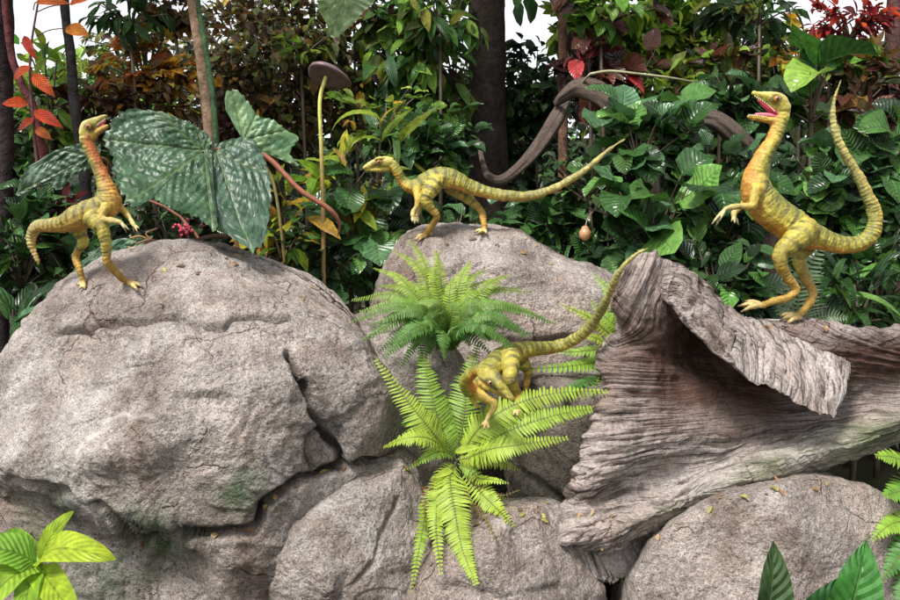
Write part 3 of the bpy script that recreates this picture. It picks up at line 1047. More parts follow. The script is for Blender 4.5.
# the dense fern above it
fern2 = thing('fern', 'dense mid-green fern tuft in front of the grey-pink boulder', 'fern', P(448, 350, 2.14))
for k, (x, y) in enumerate([(374, 268), (393, 250), (408, 262), (424, 272), (438, 262), (455, 276), (470, 262), (484, 270), (494, 280), (500, 290), (522, 288), (532, 292), (520, 308), (545, 318),
                            (556, 324), (530, 334), (352, 300), (350, 322), (362, 340), (378, 352), (400, 368), (384, 318), (396, 300), (416, 300), (470, 300), (486, 312), (500, 322), (470, 345), (430, 352), (418, 372),
                            (450, 300), (440, 320), (462, 320), (400, 335), (490, 340), (512, 345), (426, 330), (445, 360), (380, 285), (508, 275), (360, 312), (372, 330), (408, 352), (396, 280), (410, 240), (436, 250), (462, 290), (480, 292), (500, 302), (530, 312), (516, 330), (484, 330), (420, 318), (406, 322), (392, 345), (434, 340), (458, 340), (466, 306), (428, 290)] + [(447 + 88 * math.cos(a_) * q_, 336 - 62 * math.sin(a_) * q_) for a_, q_ in zip(np.linspace(-.5, 3.6, 26), [.55, .8, .45, .9, .65, .5] * 5)]):
    r = math.hypot(x - 447, y - 338)
    y1 = 2.16 + 0.16 * (330 - y) / 80 * (1 if y < 310 else .6) - 0.08 * rng.random() - (0.08 if y > 300 else 0)
    mx, my = 447 * .5 + x * .5 + rng.normal() * 4, 335 * .5 + y * .5 - 0.16 * r - 6
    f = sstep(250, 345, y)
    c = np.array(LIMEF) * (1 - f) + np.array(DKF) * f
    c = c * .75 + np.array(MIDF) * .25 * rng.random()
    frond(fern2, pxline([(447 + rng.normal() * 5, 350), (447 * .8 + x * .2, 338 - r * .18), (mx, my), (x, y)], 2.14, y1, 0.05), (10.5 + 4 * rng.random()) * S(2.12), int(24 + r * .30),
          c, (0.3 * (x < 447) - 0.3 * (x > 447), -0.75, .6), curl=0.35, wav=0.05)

# fern behind the driftwood
fern3 = thing('fern', 'fern with yellow-green fronds squeezed against the left edge of the driftwood', 'fern', P(632, 372, 2.22))
for pts, y1, wpx, pairs, cc in [
    ([(634, 350), (612, 336), (590, 318), (560, 304)], 2.16, 10, 24, LIMEF),
    ([(634, 356), (608, 360), (572, 366), (516, 370)], 2.10, 12, 30, (.24, .44, .03)),
    ([(636, 352), (600, 350), (570, 352), (540, 350)], 2.2, 8, 22, MIDF),
    ([(636, 345), (622, 318), (612, 295), (594, 274)], 2.3, 13, 26, MIDF),
    ([(636, 345), (628, 310), (622, 285), (612, 262)], 2.32, 11, 24, DKF),
    ([(634, 352), (612, 348), (596, 338), (580, 336)], 2.12, 10, 16, LIMEF),
    ([(632, 366), (606, 378), (580, 384), (556, 398)], 2.18, 11, 24, DKF),
    ([(634, 350), (620, 330), (606, 318), (590, 300)], 2.24, 12, 20, MIDF),
    ([(634, 360), (616, 372), (600, 380), (590, 396)], 2.2, 9, 16, MIDF),
]:
    frond(fern3, pxline(pts, 2.24, y1, .04), wpx * S(2.2), pairs, cc, (-.2, -.7, .7))

# fern at the right edge
fern4 = thing('fern', 'feathery green fern at the right edge below the driftwood', 'fern', P(935, 520, 2.0))
for pts, y1, wpx, pairs, cc in [
    ([(935, 500), (915, 470), (895, 458), (876, 456)], 1.86, 17, 22, MIDF),
    ([(935, 505), (912, 486), (898, 492), (884, 496)], 1.84, 18, 20, (.16, .33, .04)),
    ([(935, 520), (915, 540), (900, 556), (882, 580)], 1.84, 18, 22, DKF),
    ([(935, 515), (910, 520), (890, 525), (872, 540)], 1.88, 15, 20, MIDF),
    ([(936, 530), (920, 560), (905, 590), (895, 620)], 1.8, 17, 20, DKF),
    ([(936, 490), (930, 450), (918, 430), (905, 425)], 1.95, 15, 20, DKF),
]:
    frond(fern4, pxline(pts, 1.98, y1, .03), wpx * S(1.88), pairs, cc, (-.2, -.7, .7), slim=0.30)

# dry grey frond behind the right dinosaur
fern5 = thing('fern', 'grey-green feathery frond standing behind the legs of the right dinosaur', 'fern', P(800, 345, 2.36))
for pts, wpx, pairs in [([(800, 345), (797, 315), (803, 280), (822, 245)], 26, 24), ([(800, 345), (812, 326), (828, 316), (846, 318)], 15, 18), ([(800, 345), (790, 318), (782, 298), (790, 270)], 16, 18)]:
    frond(fern5, pxline(pts, 2.36, 2.34, .0), wpx * S(2.35), pairs, (.22, .30, .18), (0, -1, .2), slim=0.22, curl=-0.35)


# ------------------------------------------------------------------ large single leaves (outline traced, real size, tilted in depth)
def sheet_leaf(mb, outline, c, Yf, col, veins=9, pucker=0.004, col2=None, nt=150, nr=46, rib=0.004, seed=0, fr=30, cup=0.0):
    """leaf blade about its stalk point c (px); Yf(px,py) gives its depth"""
    th = np.linspace(-math.pi, math.pi, nt, endpoint=False)
    R = outline_at(outline, c, th)
    R = R * (1 + 0.035 * np.abs((th * 7.3 + .4 * np.sin(th * 5)) % 1 - .5) * 2 + 0.018 * np.sin(th * 83) - .02)
    s = np.linspace(0.02, 1, nr)
    px = c[0] + s[:, None] * R[None] * np.cos(th)[None]
    py = c[1] + s[:, None] * R[None] * np.sin(th)[None]
    Y = Yf(px, py) + 0 * px
    v = P(px, py, Y)
    n = grid_normals(v.reshape(-1, 3), nr, nt)
    if n[..., 1].mean() > 0: n = -n
    far = np.argsort(-R)
    mains = []
    for k in far:
        if all(abs((th[k] - m + math.pi) % (2 * math.pi) - math.pi) > 2 * math.pi / (veins * 1.6) for m in mains) and len(mains) < veins:
            mains.append(th[k])
    da = np.min([np.abs((th[None] - m + math.pi) % (2 * math.pi) - math.pi) for m in mains], axis=0) * s[:, None] * R[None]
    rr = s[:, None] * R[None]
    ph = (rr * 0.105 - da * 0.11)
    sd = np.abs(ph - np.floor(ph) - .5) * 2
    vein = np.exp(-(da / 1.6) ** 2) + 0.45 * np.exp(-((1 - sd) / .22) ** 2) * np.exp(-da / 40)
    pk = noise(v, 110, seed) * 0.6 + noise(v, 210, seed + 1) * 0.5
    d = -rib * vein + pucker * pk * (1 - 0.7 * np.clip(vein, 0, 1)) + 0.010 * fbm(v, 9, 2, seed + 3) + 0.004 * (1 - sd)
    d = d * sstep(0.0, 0.12, s)[:, None]
    v = v + n * d[..., None]
    t = np.clip(0.5 + 0.8 * noise(v, fr, seed + 4) + 0.35 * pk, 0, 1)[..., None]
    C = np.asarray(col) * (1 - t) + np.asarray(col2 if col2 is not None else col) * t
    C = C * (1 - 0.35 * np.clip(vein, 0, 1))[..., None] + np.array([.16, .22, .08]) * (0.35 * np.clip(vein, 0, 1))[..., None]
    i = np.arange(nr - 1)[:, None] * nt
    j = np.arange(nt)[None]; k = (j + 1) % nt
    f = np.stack([i + j, i + k, i + nt + k, i + nt + j], -1).reshape(-1, 4)
    uv = np.stack([rr / 100, np.clip(da / 20, 0, 1)], -1)
    base = mb.n
    mb.add(v.reshape(-1, 3), f, C.reshape(-1, 3), uv.reshape(-1, 2))
    return v


BG1, BG2 = (0.012, 0.045, 0.014), (0.045, 0.098, 0.045)
bego = thing('begonia', 'large begonia with dark silvery puckered leaves over the huge left boulder', 'plant', P(300, 290, 2.62) * np.array([1, 1, 0]) + np.array([0, 0, .76]))
mb = MB()
sheet_leaf(mb, [(211, 139), (198, 127), (176, 118), (157, 111), (128, 109), (112, 122), (103, 143), (110, 150), (113, 166), (119, 188), (134, 207), (150, 196), (163, 205), (178, 213), (198, 221), (217, 229), (214, 190), (212, 160)],
           (204, 152), lambda x, y: 2.42 - 0.0008 * (204 - x) - 0.0022 * (y - 150) * (y > 150) + 0.0010 * (150 - y), BG1, 7, 0.0034, BG2, 240, 80, .004, 3)
part('leaf', mb, M_LEAF_BEGONIA, bego)
mb = MB()
sheet_leaf(mb, [(211, 150), (224, 140), (244, 137), (258, 148), (266, 166), (271, 195), (268, 226), (262, 246), (252, 253), (236, 241), (222, 226), (214, 200), (210, 170)],
           (216, 152), lambda x, y: 2.44 - 0.0030 * (y - 150) + 0.0012 * (x - 216), (.020, .055, .028), 5, 0.0034, (.060, .105, .070), 220, 80, .004, 9)
part('leaf', mb, M_LEAF_BEGONIA, bego)
mb = MB()
sheet_leaf(mb, [(225, 96), (236, 91), (248, 102), (258, 116), (272, 120), (288, 131), (299, 137), (290, 152), (300, 166), (284, 163), (268, 152), (250, 148), (240, 134), (228, 116)],
           (244, 140), lambda x, y: 2.62 + 0.0008 * (x - 244) + .001 * (140 - y), (.05, .13, .05), 6, 0.002, (.15, .24, .10), 140, 50, .003, 15)
part('leaf', mb, M_LEAF_BEGONIA, bego)
mb = MB()
sheet_leaf(mb, [(100, 144), (82, 143), (58, 149), (42, 158), (24, 172), (16, 198), (30, 192), (46, 184), (60, 190), (74, 176), (90, 168), (98, 158)],
           (90, 156), lambda x, y: 2.55 - 0.0010 * (90 - x), BG1, 6, 0.0035, (.12, .19, .12), 160, 60, .003, 21)
part('leaf', mb, M_LEAF_BEGONIA, bego)
mb = MB()
sheet_leaf(mb, [(154, 236), (140, 238), (124, 238), (104, 244), (88, 256), (72, 272), (60, 288), (74, 286), (92, 280), (112, 268), (134, 254)],
           (140, 242), lambda x, y: 2.38 + 0.0006 * (140 - x), (.03, .09, .04), 5, 0.003, (.16, .24, .15), 160, 50, .003, 27)
part('leaf', mb, M_LEAF_BEGONIA, bego)
mb = MB()
foot = np.array(bego.location)
mb.tube(catmull([P(211, 149, 2.43), P(240, 150, 2.5), P(268, 158, 2.52), P(300, 190, 2.5), P(328, 208, 2.5), P(339, 222, 2.52), P(338, 236, 2.54)], 40), np.concatenate([np.linspace(.004, .009, 14), np.linspace(.009, .008, 16), np.linspace(.0075, .0015, 10)]), 9, (.24, .085, .045))
part('stalk', mb, M_STALK, bego)
mb = MB()
mb.tube(catmull([P(211, 149, 2.44), P(216, 170, 2.56), P(230, 220, 2.66), foot], 24), .007, 7, (.25, .10, .05))
mb.tube(catmull([P(92, 156, 2.55), P(108, 162, 2.6), P(118, 190, 2.7), P(200, 240, 2.75), foot], 24), .005, 7, (.25, .10, .06))
mb.tube(catmull([P(142, 242, 2.38), P(165, 245, 2.42), P(200, 262, 2.75), foot], 24), .005, 7, (.25, .12, .06))
mb.tube(catmull([P(245, 141, 2.62), P(262, 160, 2.66), P(280, 220, 2.66), foot], 24), .005, 7, (.22, .18, .06))
part('stalk', mb, M_STALK, bego)

# toadstool-like cap leaf on a yellow stalk
cap = thing('cap_plant', 'purple-brown round cap on a pale yellow stalk, like a toadstool', 'plant', np.array([*P(326, 290, 2.75)[:2], .78]))
mb = MB()
c0 = P(329, 74, 2.75); s = S(2.75)
th = np.linspace(0, 2 * math.pi, 40, endpoint=False)
rows = []
for rr, zz in [(0.01, 7), (5, 6.6), (10, 5.2), (15, 2.8), (19, 0), (21, -3), (20, -4.2), (15, -3.5), (8, -2.5), (.01, -2)]:
    x = rr * np.cos(th) * (1 + .05 * np.sin(3 * th + 1)); y = rr * .9 * np.sin(th)
    zt = zz - 0.22 * x - 0.42 * y + .8 * np.sin(2 * th)* rr / 20
    rows.append(np.stack([c0[0] + x * s, c0[1] + y * s, c0[2] + zt * s], -1))
v = np.concatenate(rows)
i = np.arange(9)[:, None] * 40; j = np.arange(40)[None]; k = (j + 1) % 40
mb.add(v, np.stack([i + j, i + 40 + j, i + 40 + k, i + k], -1).reshape(-1, 4), (.15, .095, .10))
part('cap', mb, M_STALK, cap)
mb = MB()
q = catmull([P(326, 76, 2.75), P(320, 100, 2.75), P(321, 140, 2.75), P(323, 200, 2.75), P(324, 290, 2.75), np.array(cap.location)], 40)
t = np.linspace(0, 1, 40)[:, None]
mb.tube(q, np.linspace(.0062, .0075, 40), 9, np.array([.60, .58, .14]) * (1 - sstep(.2, .6, t)) + np.array([.24, .15, .05]) * sstep(.2, .6, t))
part('stalk', mb, M_STALK, cap)

# pale hanging leaf at the top
hl = thing('hanging_leaf_branch', 'pale green white-edged leaf hanging in at the top', 'leaf', P(350, -60, 2.5))
mb = MB()
sheet_leaf(mb, [(318, -14), (319, 8), (326, 22), (333, 38), (348, 28), (362, 14), (376, -2), (378, -22), (350, -34), (330, -28)], (346, -4), lambda x, y: 2.5 + .001 * y, (.22, .34, .14), 7, .0012, (.34, .46, .24), 140, 40, .0025, 33)
part('leaf', mb, M_LEAF_PALE, hl)
mb = MB(); mb.tube(catmull([P(346, -4, 2.5), P(352, -40, 2.52), P(370, -120, 2.7), P(420, -260, 3.2)], 16), .004, 6, (.2, .25, .08))
part('twig', mb, M_STALK, hl)


def plain_leaf(mb, a, b, width_px, Ya, Yb, col, bendy=0.0, kind='ovate', nrm=(0, -.8, .5), nu=14, nv=6, fold=.3, wave=.08):
    """one modelled leaf from pixel a (base) to b (tip)"""
    A, B = P(*a, Ya), P(*b, Yb)
    L = np.linalg.norm(B - A)
    v, f, u = leaf_template(kind, nu, nv, fold, 0.0, wave)
    w = (np.abs(v[:, 1]).max())
    ax = unit(B - A)
    y = unit(np.cross(np.asarray(nrm, float), ax)); z = np.cross(ax, y)
    hw = width_px * S(Ya) / 2
    V = A + v[:, :1] * L * ax + v[:, 1:2] / w * hw * y + (v[:, 2:] / w * hw + bendy * L * np.sin(v[:, :1] * math.pi)) * z
    mb.add(V, f, np.asarray(col) * (0.9 + .2 * rng.random()), u)


for pts, y1, w_ in [([(452, 468), (432, 486), (425, 505), (426, 530)], 1.80, 6), ([(462, 470), (482, 488), (500, 496), (520, 490)], 1.84, 5), ([(456, 470), (468, 500), (486, 520), (498, 545)], 1.8, 5)]:
    frond(fern, pxline(pts, 1.90, y1, .03), w_ * S(1.85), 18, (.22, .12, .05), (0, -.9, .4), curl=.9, wav=.2, slim=.2, nm='dry_frond')
for a, b in (((455, 452), (481, 447)), ((452, 470), (434, 478))):
    mb = MB(); plain_leaf(mb, a, b, 8, 1.84, 1.80, (.36, .46, .05), .05)
    part('young_leaf', mb, M_FERN, fern)

# strap-leaved lime plant, lower left
lp = thing('lime_plant', 'lime green strap-leaved plant in front of the left boulder at bottom left', 'plant', P(40, 600, 1.42) * np.array([1, 1, 0]))
for a, b, w, yb, bd, c in [((39, 565), (74, 511), 19, 1.42, .10, (.22, .42, .03)), ((39, 565), (116, 560), 30, 1.34, .22, (.26, .44, .03)), ((39, 565), (-30, 548), 34, 1.36, .16, (.16, .40, .05)),
                           ((38, 566), (-20, 612), 34, 1.28, .12, (.20, .42, .04)), ((39, 567), (24, 630), 22, 1.26, .10, (.15, .34, .03)), ((39, 567), (78, 622), 26, 1.28, .12, (.24, .44, .03)), ((39, 564), (8, 530), 20, 1.46, .1, (.14, .36, .03))]:
    mb = MB(); plain_leaf(mb, a, b, w * 1.15, 1.42, yb, np.array(c) * np.array([1.5, 1.15, 1.0]), bd, 'oblong', (0, -.6, .8), 18, 6, .25, .10)
    part('leaf', mb, M_LEAF_PALE, lp)
mb = MB(); mb.tube(catmull([P(39, 565, 1.42), P(41, 600, 1.43), np.array(lp.location)], 12), .007, 8, (.3, .42, .08)); part('stem', mb, M_STALK, lp)

# two broad dark leaves, lower right
bp = thing('broad_leaf_plant', 'upright dark green lance leaves rising at the bottom right corner', 'plant', P(820, 700, 1.42) * np.array([1, 1, 0]))
for a, b, w, ya, yb, c, nn in [((762, 640), (773, 541), 44, 1.40, 1.40, (.045, .085, .03), (.15, -1, .2)), ((842, 640), (866, 540), 52, 1.38, 1.40, (.045, .17, .03), (-.25, -1, .2)), ((800, 640), (846, 575), 38, 1.46, 1.44, (.03, .10, .03), (0, -.7, .7))]:
    mb = MB(); plain_leaf(mb, a, b, w, ya, yb, c, .06, 'ovate', nn, 20, 8, .45, .12)
    part('leaf', mb, M_LEAF, bp)
mb = MB()
for x, yy in ((762, 1.40), (842, 1.38), (800, 1.46)):
    mb.tube(catmull([P(x, 640, yy), P(x * .6 + 820 * .4, 690, 1.42), np.array(bp.location)], 10), .006, 7, (.08, .14, .04))
part('stem', mb, M_STALK, bp)

# dry twig lying over the huge boulder, and pink flower cluster
mb = MB()
mb.tube(catmull([P(232, 236, 2.46), P(212, 236, 2.42), P(188, 242, 2.36), P(165, 243, 2.30), P(150, 240, 2.27), P(136, 244, 2.25)], 26), np.linspace(.007, .003, 26), 8, (.16, .08, .06))
mb.tube(catmull([P(152, 240, 2.27), P(146, 233, 2.27), P(158, 228, 2.27)], 8), .0022, 6, (.35, .18, .08))
mb.tube(catmull([P(150, 240, 2.27), P(140, 236, 2.26), P(130, 238, 2.26)], 8), .0022, 6, (.38, .2, .08))
mb.tube(catmull([P(146, 241, 2.27), P(140, 248, 2.26), P(128, 247, 2.26)], 8), .0022, 6, (.35, .18, .08))
solo('twig', mb, M_STALK, 'brown dry twig lying along the top of the huge left boulder', 'twig', P(185, 246, 2.36))
fl = thing('flower', 'cluster of tiny pink-red buds behind the twig', 'flower', P(196, 250, 2.6))
mb = MB()
for k in range(34):
    c = P(185 + rng.normal() * 7, 229 + rng.normal() * 3.2, 2.56 + rng.normal() * .02)
    th = np.linspace(0, math.pi, 5)
    mb = MB(); mb.tube(np.stack([c[0] + 0 * th, c[1] - .006 * np.cos(th), c[2] + 0 * th], -1), np.maximum(.006 * np.sin(th), .0005), 6, (.38 + .2 * rng.random(), .06, .10), False)
    part('bud', mb, M_STALK, fl)

mb = MB(); mb.tube(catmull([P(185, 230, 2.56), P(190, 240, 2.58), P(196, 250, 2.6)], 6), .003, 6, (.3, .1, .08)); part('stem', mb, M_STALK, fl)

# hanging pod
pod = thing('seed_pod', 'small round tan pod hanging among the dark leaves right of the second dinosaur', 'pod', P(586, 212, 2.72))
mb = MB()
zz = np.linspace(0, math.pi, 14)
ctr = P(585, 234, 2.72); r = 6.2 * S(2.72)
mb.tube(np.stack([ctr[0] + 0 * zz, ctr[1] + 0 * zz, ctr[2] + r * 1.05 * np.cos(zz) + .3 * r * (zz < .5)], -1), np.maximum(r * np.sin(zz), .001), 16, (.42, .22, .10))
part('husk', mb, M_EYE, pod)
mb = MB(); mb.tube(catmull([P(585, 229, 2.72), P(588, 218, 2.73), P(597, 206, 2.76), P(612, 180, 2.85)], 12), .002, 6, (.3, .2, .12)); part('stalk', mb, M_STALK, pod)


# sparse plant with scarlet leaves at the left
rp = thing('red_leaf_plant', 'sparse plant with a few scarlet leaves at the left edge', 'plant', np.array([*P(30, 300, 2.8)[:2], .78]))
mb = MB()
q = catmull([np.array(rp.location), P(40, 220, 2.8), P(34, 130, 2.8), P(30, 60, 2.8), P(40, -10, 2.8)], 30)
mb.tube(q, np.linspace(.008, .003, 30), 7, (.09, .03, .03))
for a, b, w, c in [((33, 74), (55, 97), 13, (.62, .09, .015)), ((28, 104), (2, 104), 13, (.60, .07, .015)), ((34, 111), (63, 128), 13, (.55, .05, .015)), ((24, 36), (36, 60), 9, (.50, .04, .02)),
                   ((30, 66), (14, 80), 10, (.55, .08, .02)), ((36, 128), (52, 140), 10, (.40, .10, .02)), ((66, 28), (90, 36), 15, (.62, .20, .02)), ((36, 2), (70, 4), 12, (.60, .12, .02)), ((70, 4), (96, -3), 12, (.6, .1, .02)),
                   ((34, 118), (18, 132), 9, (.45, .05, .02))]:
    lm = MB(); plain_leaf(lm, a, b, w, 2.79, 2.77, c, .06, 'ovate', (0, -1, .5), 10, 4)
    part('leaf', lm, M_LEAF_PALE, rp)
    mb.tube(catmull([P(33 + (a[0] - 33) * .1, a[1] + 8, 2.8), P((33 + a[0]) / 2, a[1] + 2, 2.8), P(*a, 2.79)], 6), .002, 5, (.12, .04, .03))
part('stem', mb, M_STALK, rp)


# ------------------------------------------------------------------ trunks, logs, vines
def trunk(name, label, cat, pts, rpx, col, seed=0, seg=20, n=60, rough=0.10, crown=None, group=None, mat=None):
    """pts: (px, py, Y); goes from top to the ground"""
    p = np.asarray(pts, float)
    q = catmull(np.hstack([P(p[:, 0], p[:, 1], p[:, 2]), (np.asarray(rpx) * S(p[:, 2]))[:, None]]), n)
    base = q[-1, :3].copy()
    if mat is None:
        gz = float(ground_z(base[0], base[1])) - 0.05
        if base[2] > gz:
            q = np.vstack([q, np.linspace(q[-1], [base[0], base[1], gz, q[-1, 3] * 1.15], 8)[1:]])
            base = q[-1, :3].copy()
    mb = MB()
    cc = np.asarray(col) * (1 + .25 * noise(q[:, :3], 9, seed))[:, None]
    mb.tube(q[:, :3], q[:, 3], seg, cc)
    v, f, c, u = mb.arrays()
    ctr = np.repeat(q[:, :3], seg, 0)
    m = len(ctr)
    d = unit(v[:m] - ctr)
    rad = np.repeat(q[:, 3], seg)[:, None]
    v[:m] += d * rad * (rough * fbm(v[:m] * np.array([1, 1, .35]), 1.2 / max(q[:, 3].mean(), .01), 3, seed))[:, None]
    root = thing(name, label, cat, base, group)
    mobj('trunk' if cat == 'tree' else 'stem', mesh_from('trunk', v - base, f, c, u), mat or M_BARK, root)
    if crown:
        fo = MB()
        for cx, cy, cY, rx, rz, kind, Lp, pal, nn in crown:
            C = P(cx, cy, cY); s = S(cY)
            k = nn
            d = unit(rng.normal(size=(k, 3))) * rng.random((k, 1)) ** .4
            cl = C + d * np.array([rx, rx * .8, rz]) * s
            cl = cl + 0.12 * rx * s * np.round(d * 2.2)
            scatter(fo, cl, unit(d + rng.normal(size=(k, 3)) * .6 + np.array([0, 0, -.5])), unit(rng.normal(size=(k, 3)) * .45 + np.array([0, -.4, 1])), Lp * s * (.7 + .6 * rng.random(k)), kind, palette(pal, k))
        part('crown', fo, M_LEAF_PALE, root)
    return root


trunk('tree', 'thick dark straight tree trunk rising behind the second dinosaur', 'tree', [(487, -260, 4.2), (487, -40, 4.2), (488, 60, 4.2), (488, 150, 4.2), (490, 260, 4.2)], [15, 17, 18, 19, 22], (.030, .022, .018), 3, 24,
      crown=[(500, -130, 4.2, 150, 80, 'ovate', 26, 'green:2 olive:1', 420)])
trunk('tree', 'thin reddish-brown trunk left of the log, in front of the lime leaves', 'tree', [(560, -240, 3.9), (562, -20, 3.9), (563, 70, 3.9), (563, 170, 3.9), (562, 260, 3.9)], [3.5, 4.2, 4.6, 5, 5.5], (.14, .075, .05), 5, 12,
      crown=[(575, -110, 3.9, 90, 60, 'ovate', 24, 'fresh:2 olive:1', 200)])
trunk('tree', 'slim dark trunk among the lime leaves at top right of centre', 'tree', [(657, -240, 4.8), (658, -10, 4.8), (659, 80, 4.8), (661, 240, 4.8)], [3.5, 4.6, 5, 6], (.035, .028, .024), 6, 12,
      crown=[(670, -110, 4.8, 110, 60, 'maple', 26, 'fresh:2 lime:1', 160)])
trunk('tree', 'brown trunk cut by the right edge at the top', 'tree', [(897, -240, 4.4), (895, -20, 4.4), (893, 60, 4.4), (892, 260, 4.4)], [6, 7, 7.5, 9], (.10, .05, .045), 8, 14,
      crown=[(880, -110, 4.4, 90, 60, 'small', 14, 'crimson:2 bronze:1', 420)])
trunk('tree', 'tan bamboo-like pole leaning left behind the begonia', 'tree', [(176, -200, 3.2), (190, -20, 3.2), (201, 60, 3.2), (209, 128, 3.2), (222, 260, 3.2)], [4.5, 4.8, 5, 5.2, 5.5], (.30, .20, .13), 9, 12, rough=.05,
      crown=[(168, -100, 3.2, 70, 40, 'lance', 36, 'green:1 bronze:1', 80)])
trunk('tree', 'thin green cane right beside the tan pole', 'tree', [(188, -200, 3.15), (196, -20, 3.15), (206, 50, 3.15), (214, 110, 3.15), (226, 260, 3.15)], [2.2, 2.5, 2.6, 2.8, 3], (.07, .13, .06), 10, 10, rough=.03,
      crown=[(205, -110, 3.15, 60, 36, 'lance', 40, 'green:1', 60)])
trunk('tree', 'thin black trunk behind the head of the left dinosaur', 'tree', [(58, -200, 3.0), (64, -10, 3.0), (70, 50, 3.0), (75, 110, 3.0), (84, 170, 3.0), (92, 300, 3.0)], [4, 4.2, 4.4, 5, 5.5, 6], (.025, .022, .022), 11, 12,
      crown=[(40, -120, 3.0, 100, 45, 'lance', 34, 'green:2 olive:1', 120)])
trunk('tree', 'dark leaning trunk at the top left corner', 'tree', [(-60, -240, 2.9), (-18, -60, 2.9), (-4, 20, 2.9), (2, 80, 2.9), (4, 180, 2.9), (0, 300, 2.9)], [16, 18, 16, 10, 9, 11], (.035, .024, .024), 12, 18)
trunk('tree', 'thin maroon stem slanting beside the red leaves', 'tree', [(0, -60, 2.85), (10, 45, 2.85), (22, 85, 2.85), (36, 118, 2.85), (60, 250, 2.85)], [3, 3.4, 3.6, 3.6, 4], (.10, .03, .03), 13, 10, crown=[(10, -80, 2.85, 50, 30, 'ovate', 22, 'maroon:1', 50)])
trunk('tree', 'thin olive stem among the drooping leaves left of the thick trunk', 'tree', [(402, -160, 4.4), (404, 0, 4.4), (406, 60, 4.4), (410, 150, 4.4), (412, 260, 4.4)], [2, 2.4, 2.6, 3, 3.3], (.08, .06, .04), 14, 10, crown=[(405, -90, 4.4, 90, 40, 'lance', 30, 'green:2 maroon:1', 150)])

# logs and roots
def log(name, label, pts, rpx, n=70, seg=28, seed=0):
    p = np.asarray(pts, float)
    q = catmull(np.hstack([P(p[:, 0], p[:, 1], p[:, 2]), (np.asarray(rpx) * S(p[:, 2]))[:, None]]), n)
    mb = MB()
    mb.tube(q[:, :3], q[:, 3], seg, (0, 0, 0))
    v, f, c, u = mb.arrays()
    m = n * seg
    d = unit(v[:m] - np.repeat(q[:, :3], seg, 0))
    th = np.tile(np.arange(seg) / seg * 2 * math.pi, n)
    qq = np.stack([np.cos(th) * 3, np.sin(th) * 3, np.repeat(np.linspace(0, 3, n), seg)], -1)
    v[:m] += d * (np.repeat(q[:, 3], seg) * (.25 * fbm(qq, .8, 3, seed) + .16 * np.abs(np.sin(th * 6 + 2.5 * noise(qq, .7, seed)))))[:, None]
    c[:, 1] = .15
    loc = v.min(0) * np.array([0, 0, 1]) + v.mean(0) * np.array([1, 1, 0])
    o = mobj(name, mesh_from(name, v - loc, f, c, u), M_LOG, None, loc)
    return tag(o, label, 'log')


log('log', 'rough grey-brown log sloping down behind the tail of the second dinosaur', [(556, 104, 3.5), (566, 95, 3.45), (580, 88, 3.4), (600, 93, 3.35), (618, 106, 3.3), (633, 126, 3.3), (645, 155, 3.35), (655, 260, 3.4)], [3, 5, 7.5, 9, 9.5, 9.5, 9.5, 9.5], seed=3)
log('log', 'low brown driftwood log left of the open-mouthed head', [(628, 134, 3.2), (660, 128, 3.15), (690, 118, 3.1), (715, 120, 3.05), (738, 140, 3.05), (756, 165, 3.1), (770, 215, 3.2), (775, 280, 3.25)], [3, 5, 6.5, 8, 9, 8.5, 8, 8], seed=5)
log('hanging_root', 'curved grey root looping above the back of the second dinosaur', [(566, 100, 3.6), (556, 118, 3.5), (541, 142, 3.4), (522, 165, 3.3), (502, 180, 3.25), (488, 176, 3.3), (483, 164, 3.4), (478, 140, 3.7)], [5, 6.5, 6, 5, 4.5, 3.6, 2.6, 1.5], seed=7)
mb = MB(); mb.tube(catmull([P(590, 74, 3.3), P(610, 71, 3.3), P(640, 74, 3.3), P(672, 78, 3.35), P(704, 84, 3.5)], 30), np.linspace(.006, .004, 30), 8, (.32, .30, .18))
mb.tube(catmull([P(590, 74, 3.3), P(583, 82, 3.35), P(580, 90, 3.4)], 8), .005, 6, (.3, .26, .18))
solo('vine', mb, M_STALK, 'thin pale vine running across above the sloping log', 'vine', P(590, 90, 3.4))

# dry leaf litter caught in the joints and on the ledges of the rocks
def hitn(px, py):
    o = Vector((0, 0, CAM_Z)); d = (Vector(P(px, py, 1.0)) - o).normalized(); best = None
    for t in BVH.values():
        h = t.ray_cast(o, d)
        if h[0] is not None and (best is None or h[3] < best[2]):
            best = (np.array(h[0]), np.array(h[1]), h[3])
    return best


mb = MB()
for line, n_, sp in [([(262, 505), (300, 476), (345, 466), (398, 452)], 26, 3), ([(400, 455), (425, 490), (430, 540), (415, 595)], 30, 8), ([(430, 500), (470, 515), (520, 505), (590, 512)], 34, 8), ([(596, 520), (610, 560), (618, 600)], 16, 5),
                     ([(150, 540), (190, 536), (255, 528)], 12, 3), ([(210, 256), (270, 268), (330, 296)], 14, 7), ([(120, 285), (190, 268), (240, 262)], 8, 6), ([(430, 240), (500, 246), (560, 272)], 10, 6), ([(660, 540), (740, 500), (820, 482)], 14, 4), ([(750, 322), (820, 326), (880, 336)], 10, 3)]:
    q = catmull(line, n_)
    for x, y in q + rng.normal(size=q.shape) * sp:
        h = hitn(x, y)
        if h is None or abs(h[1][2]) < .45: continue
        nn = h[1] if h[1][1] < 0 or h[1][2] > 0 else -h[1]
        ax = unit(np.cross(nn, rng.normal(size=3)))
        kind = ('small', 'lance', 'ovate')[rng.integers(0, 3)]
        scatter(mb, (h[0] + nn * .003)[None], ax[None], nn[None], np.array([.012 + .022 * rng.random()]), kind, np.array([[(.20, .11, .05), (.12, .065, .035), (.28, .18, .08), (.30, .25, .07)][rng.integers(0, 4)]]) * (.7 + .6 * rng.random()))
lit = solo('leaf_litter', mb, M_STALK, 'small dry brown leaves lying in the joints of the rocks', 'leaf litter', (0, 1.9, 1.0))
lit['kind'] = 'stuff'

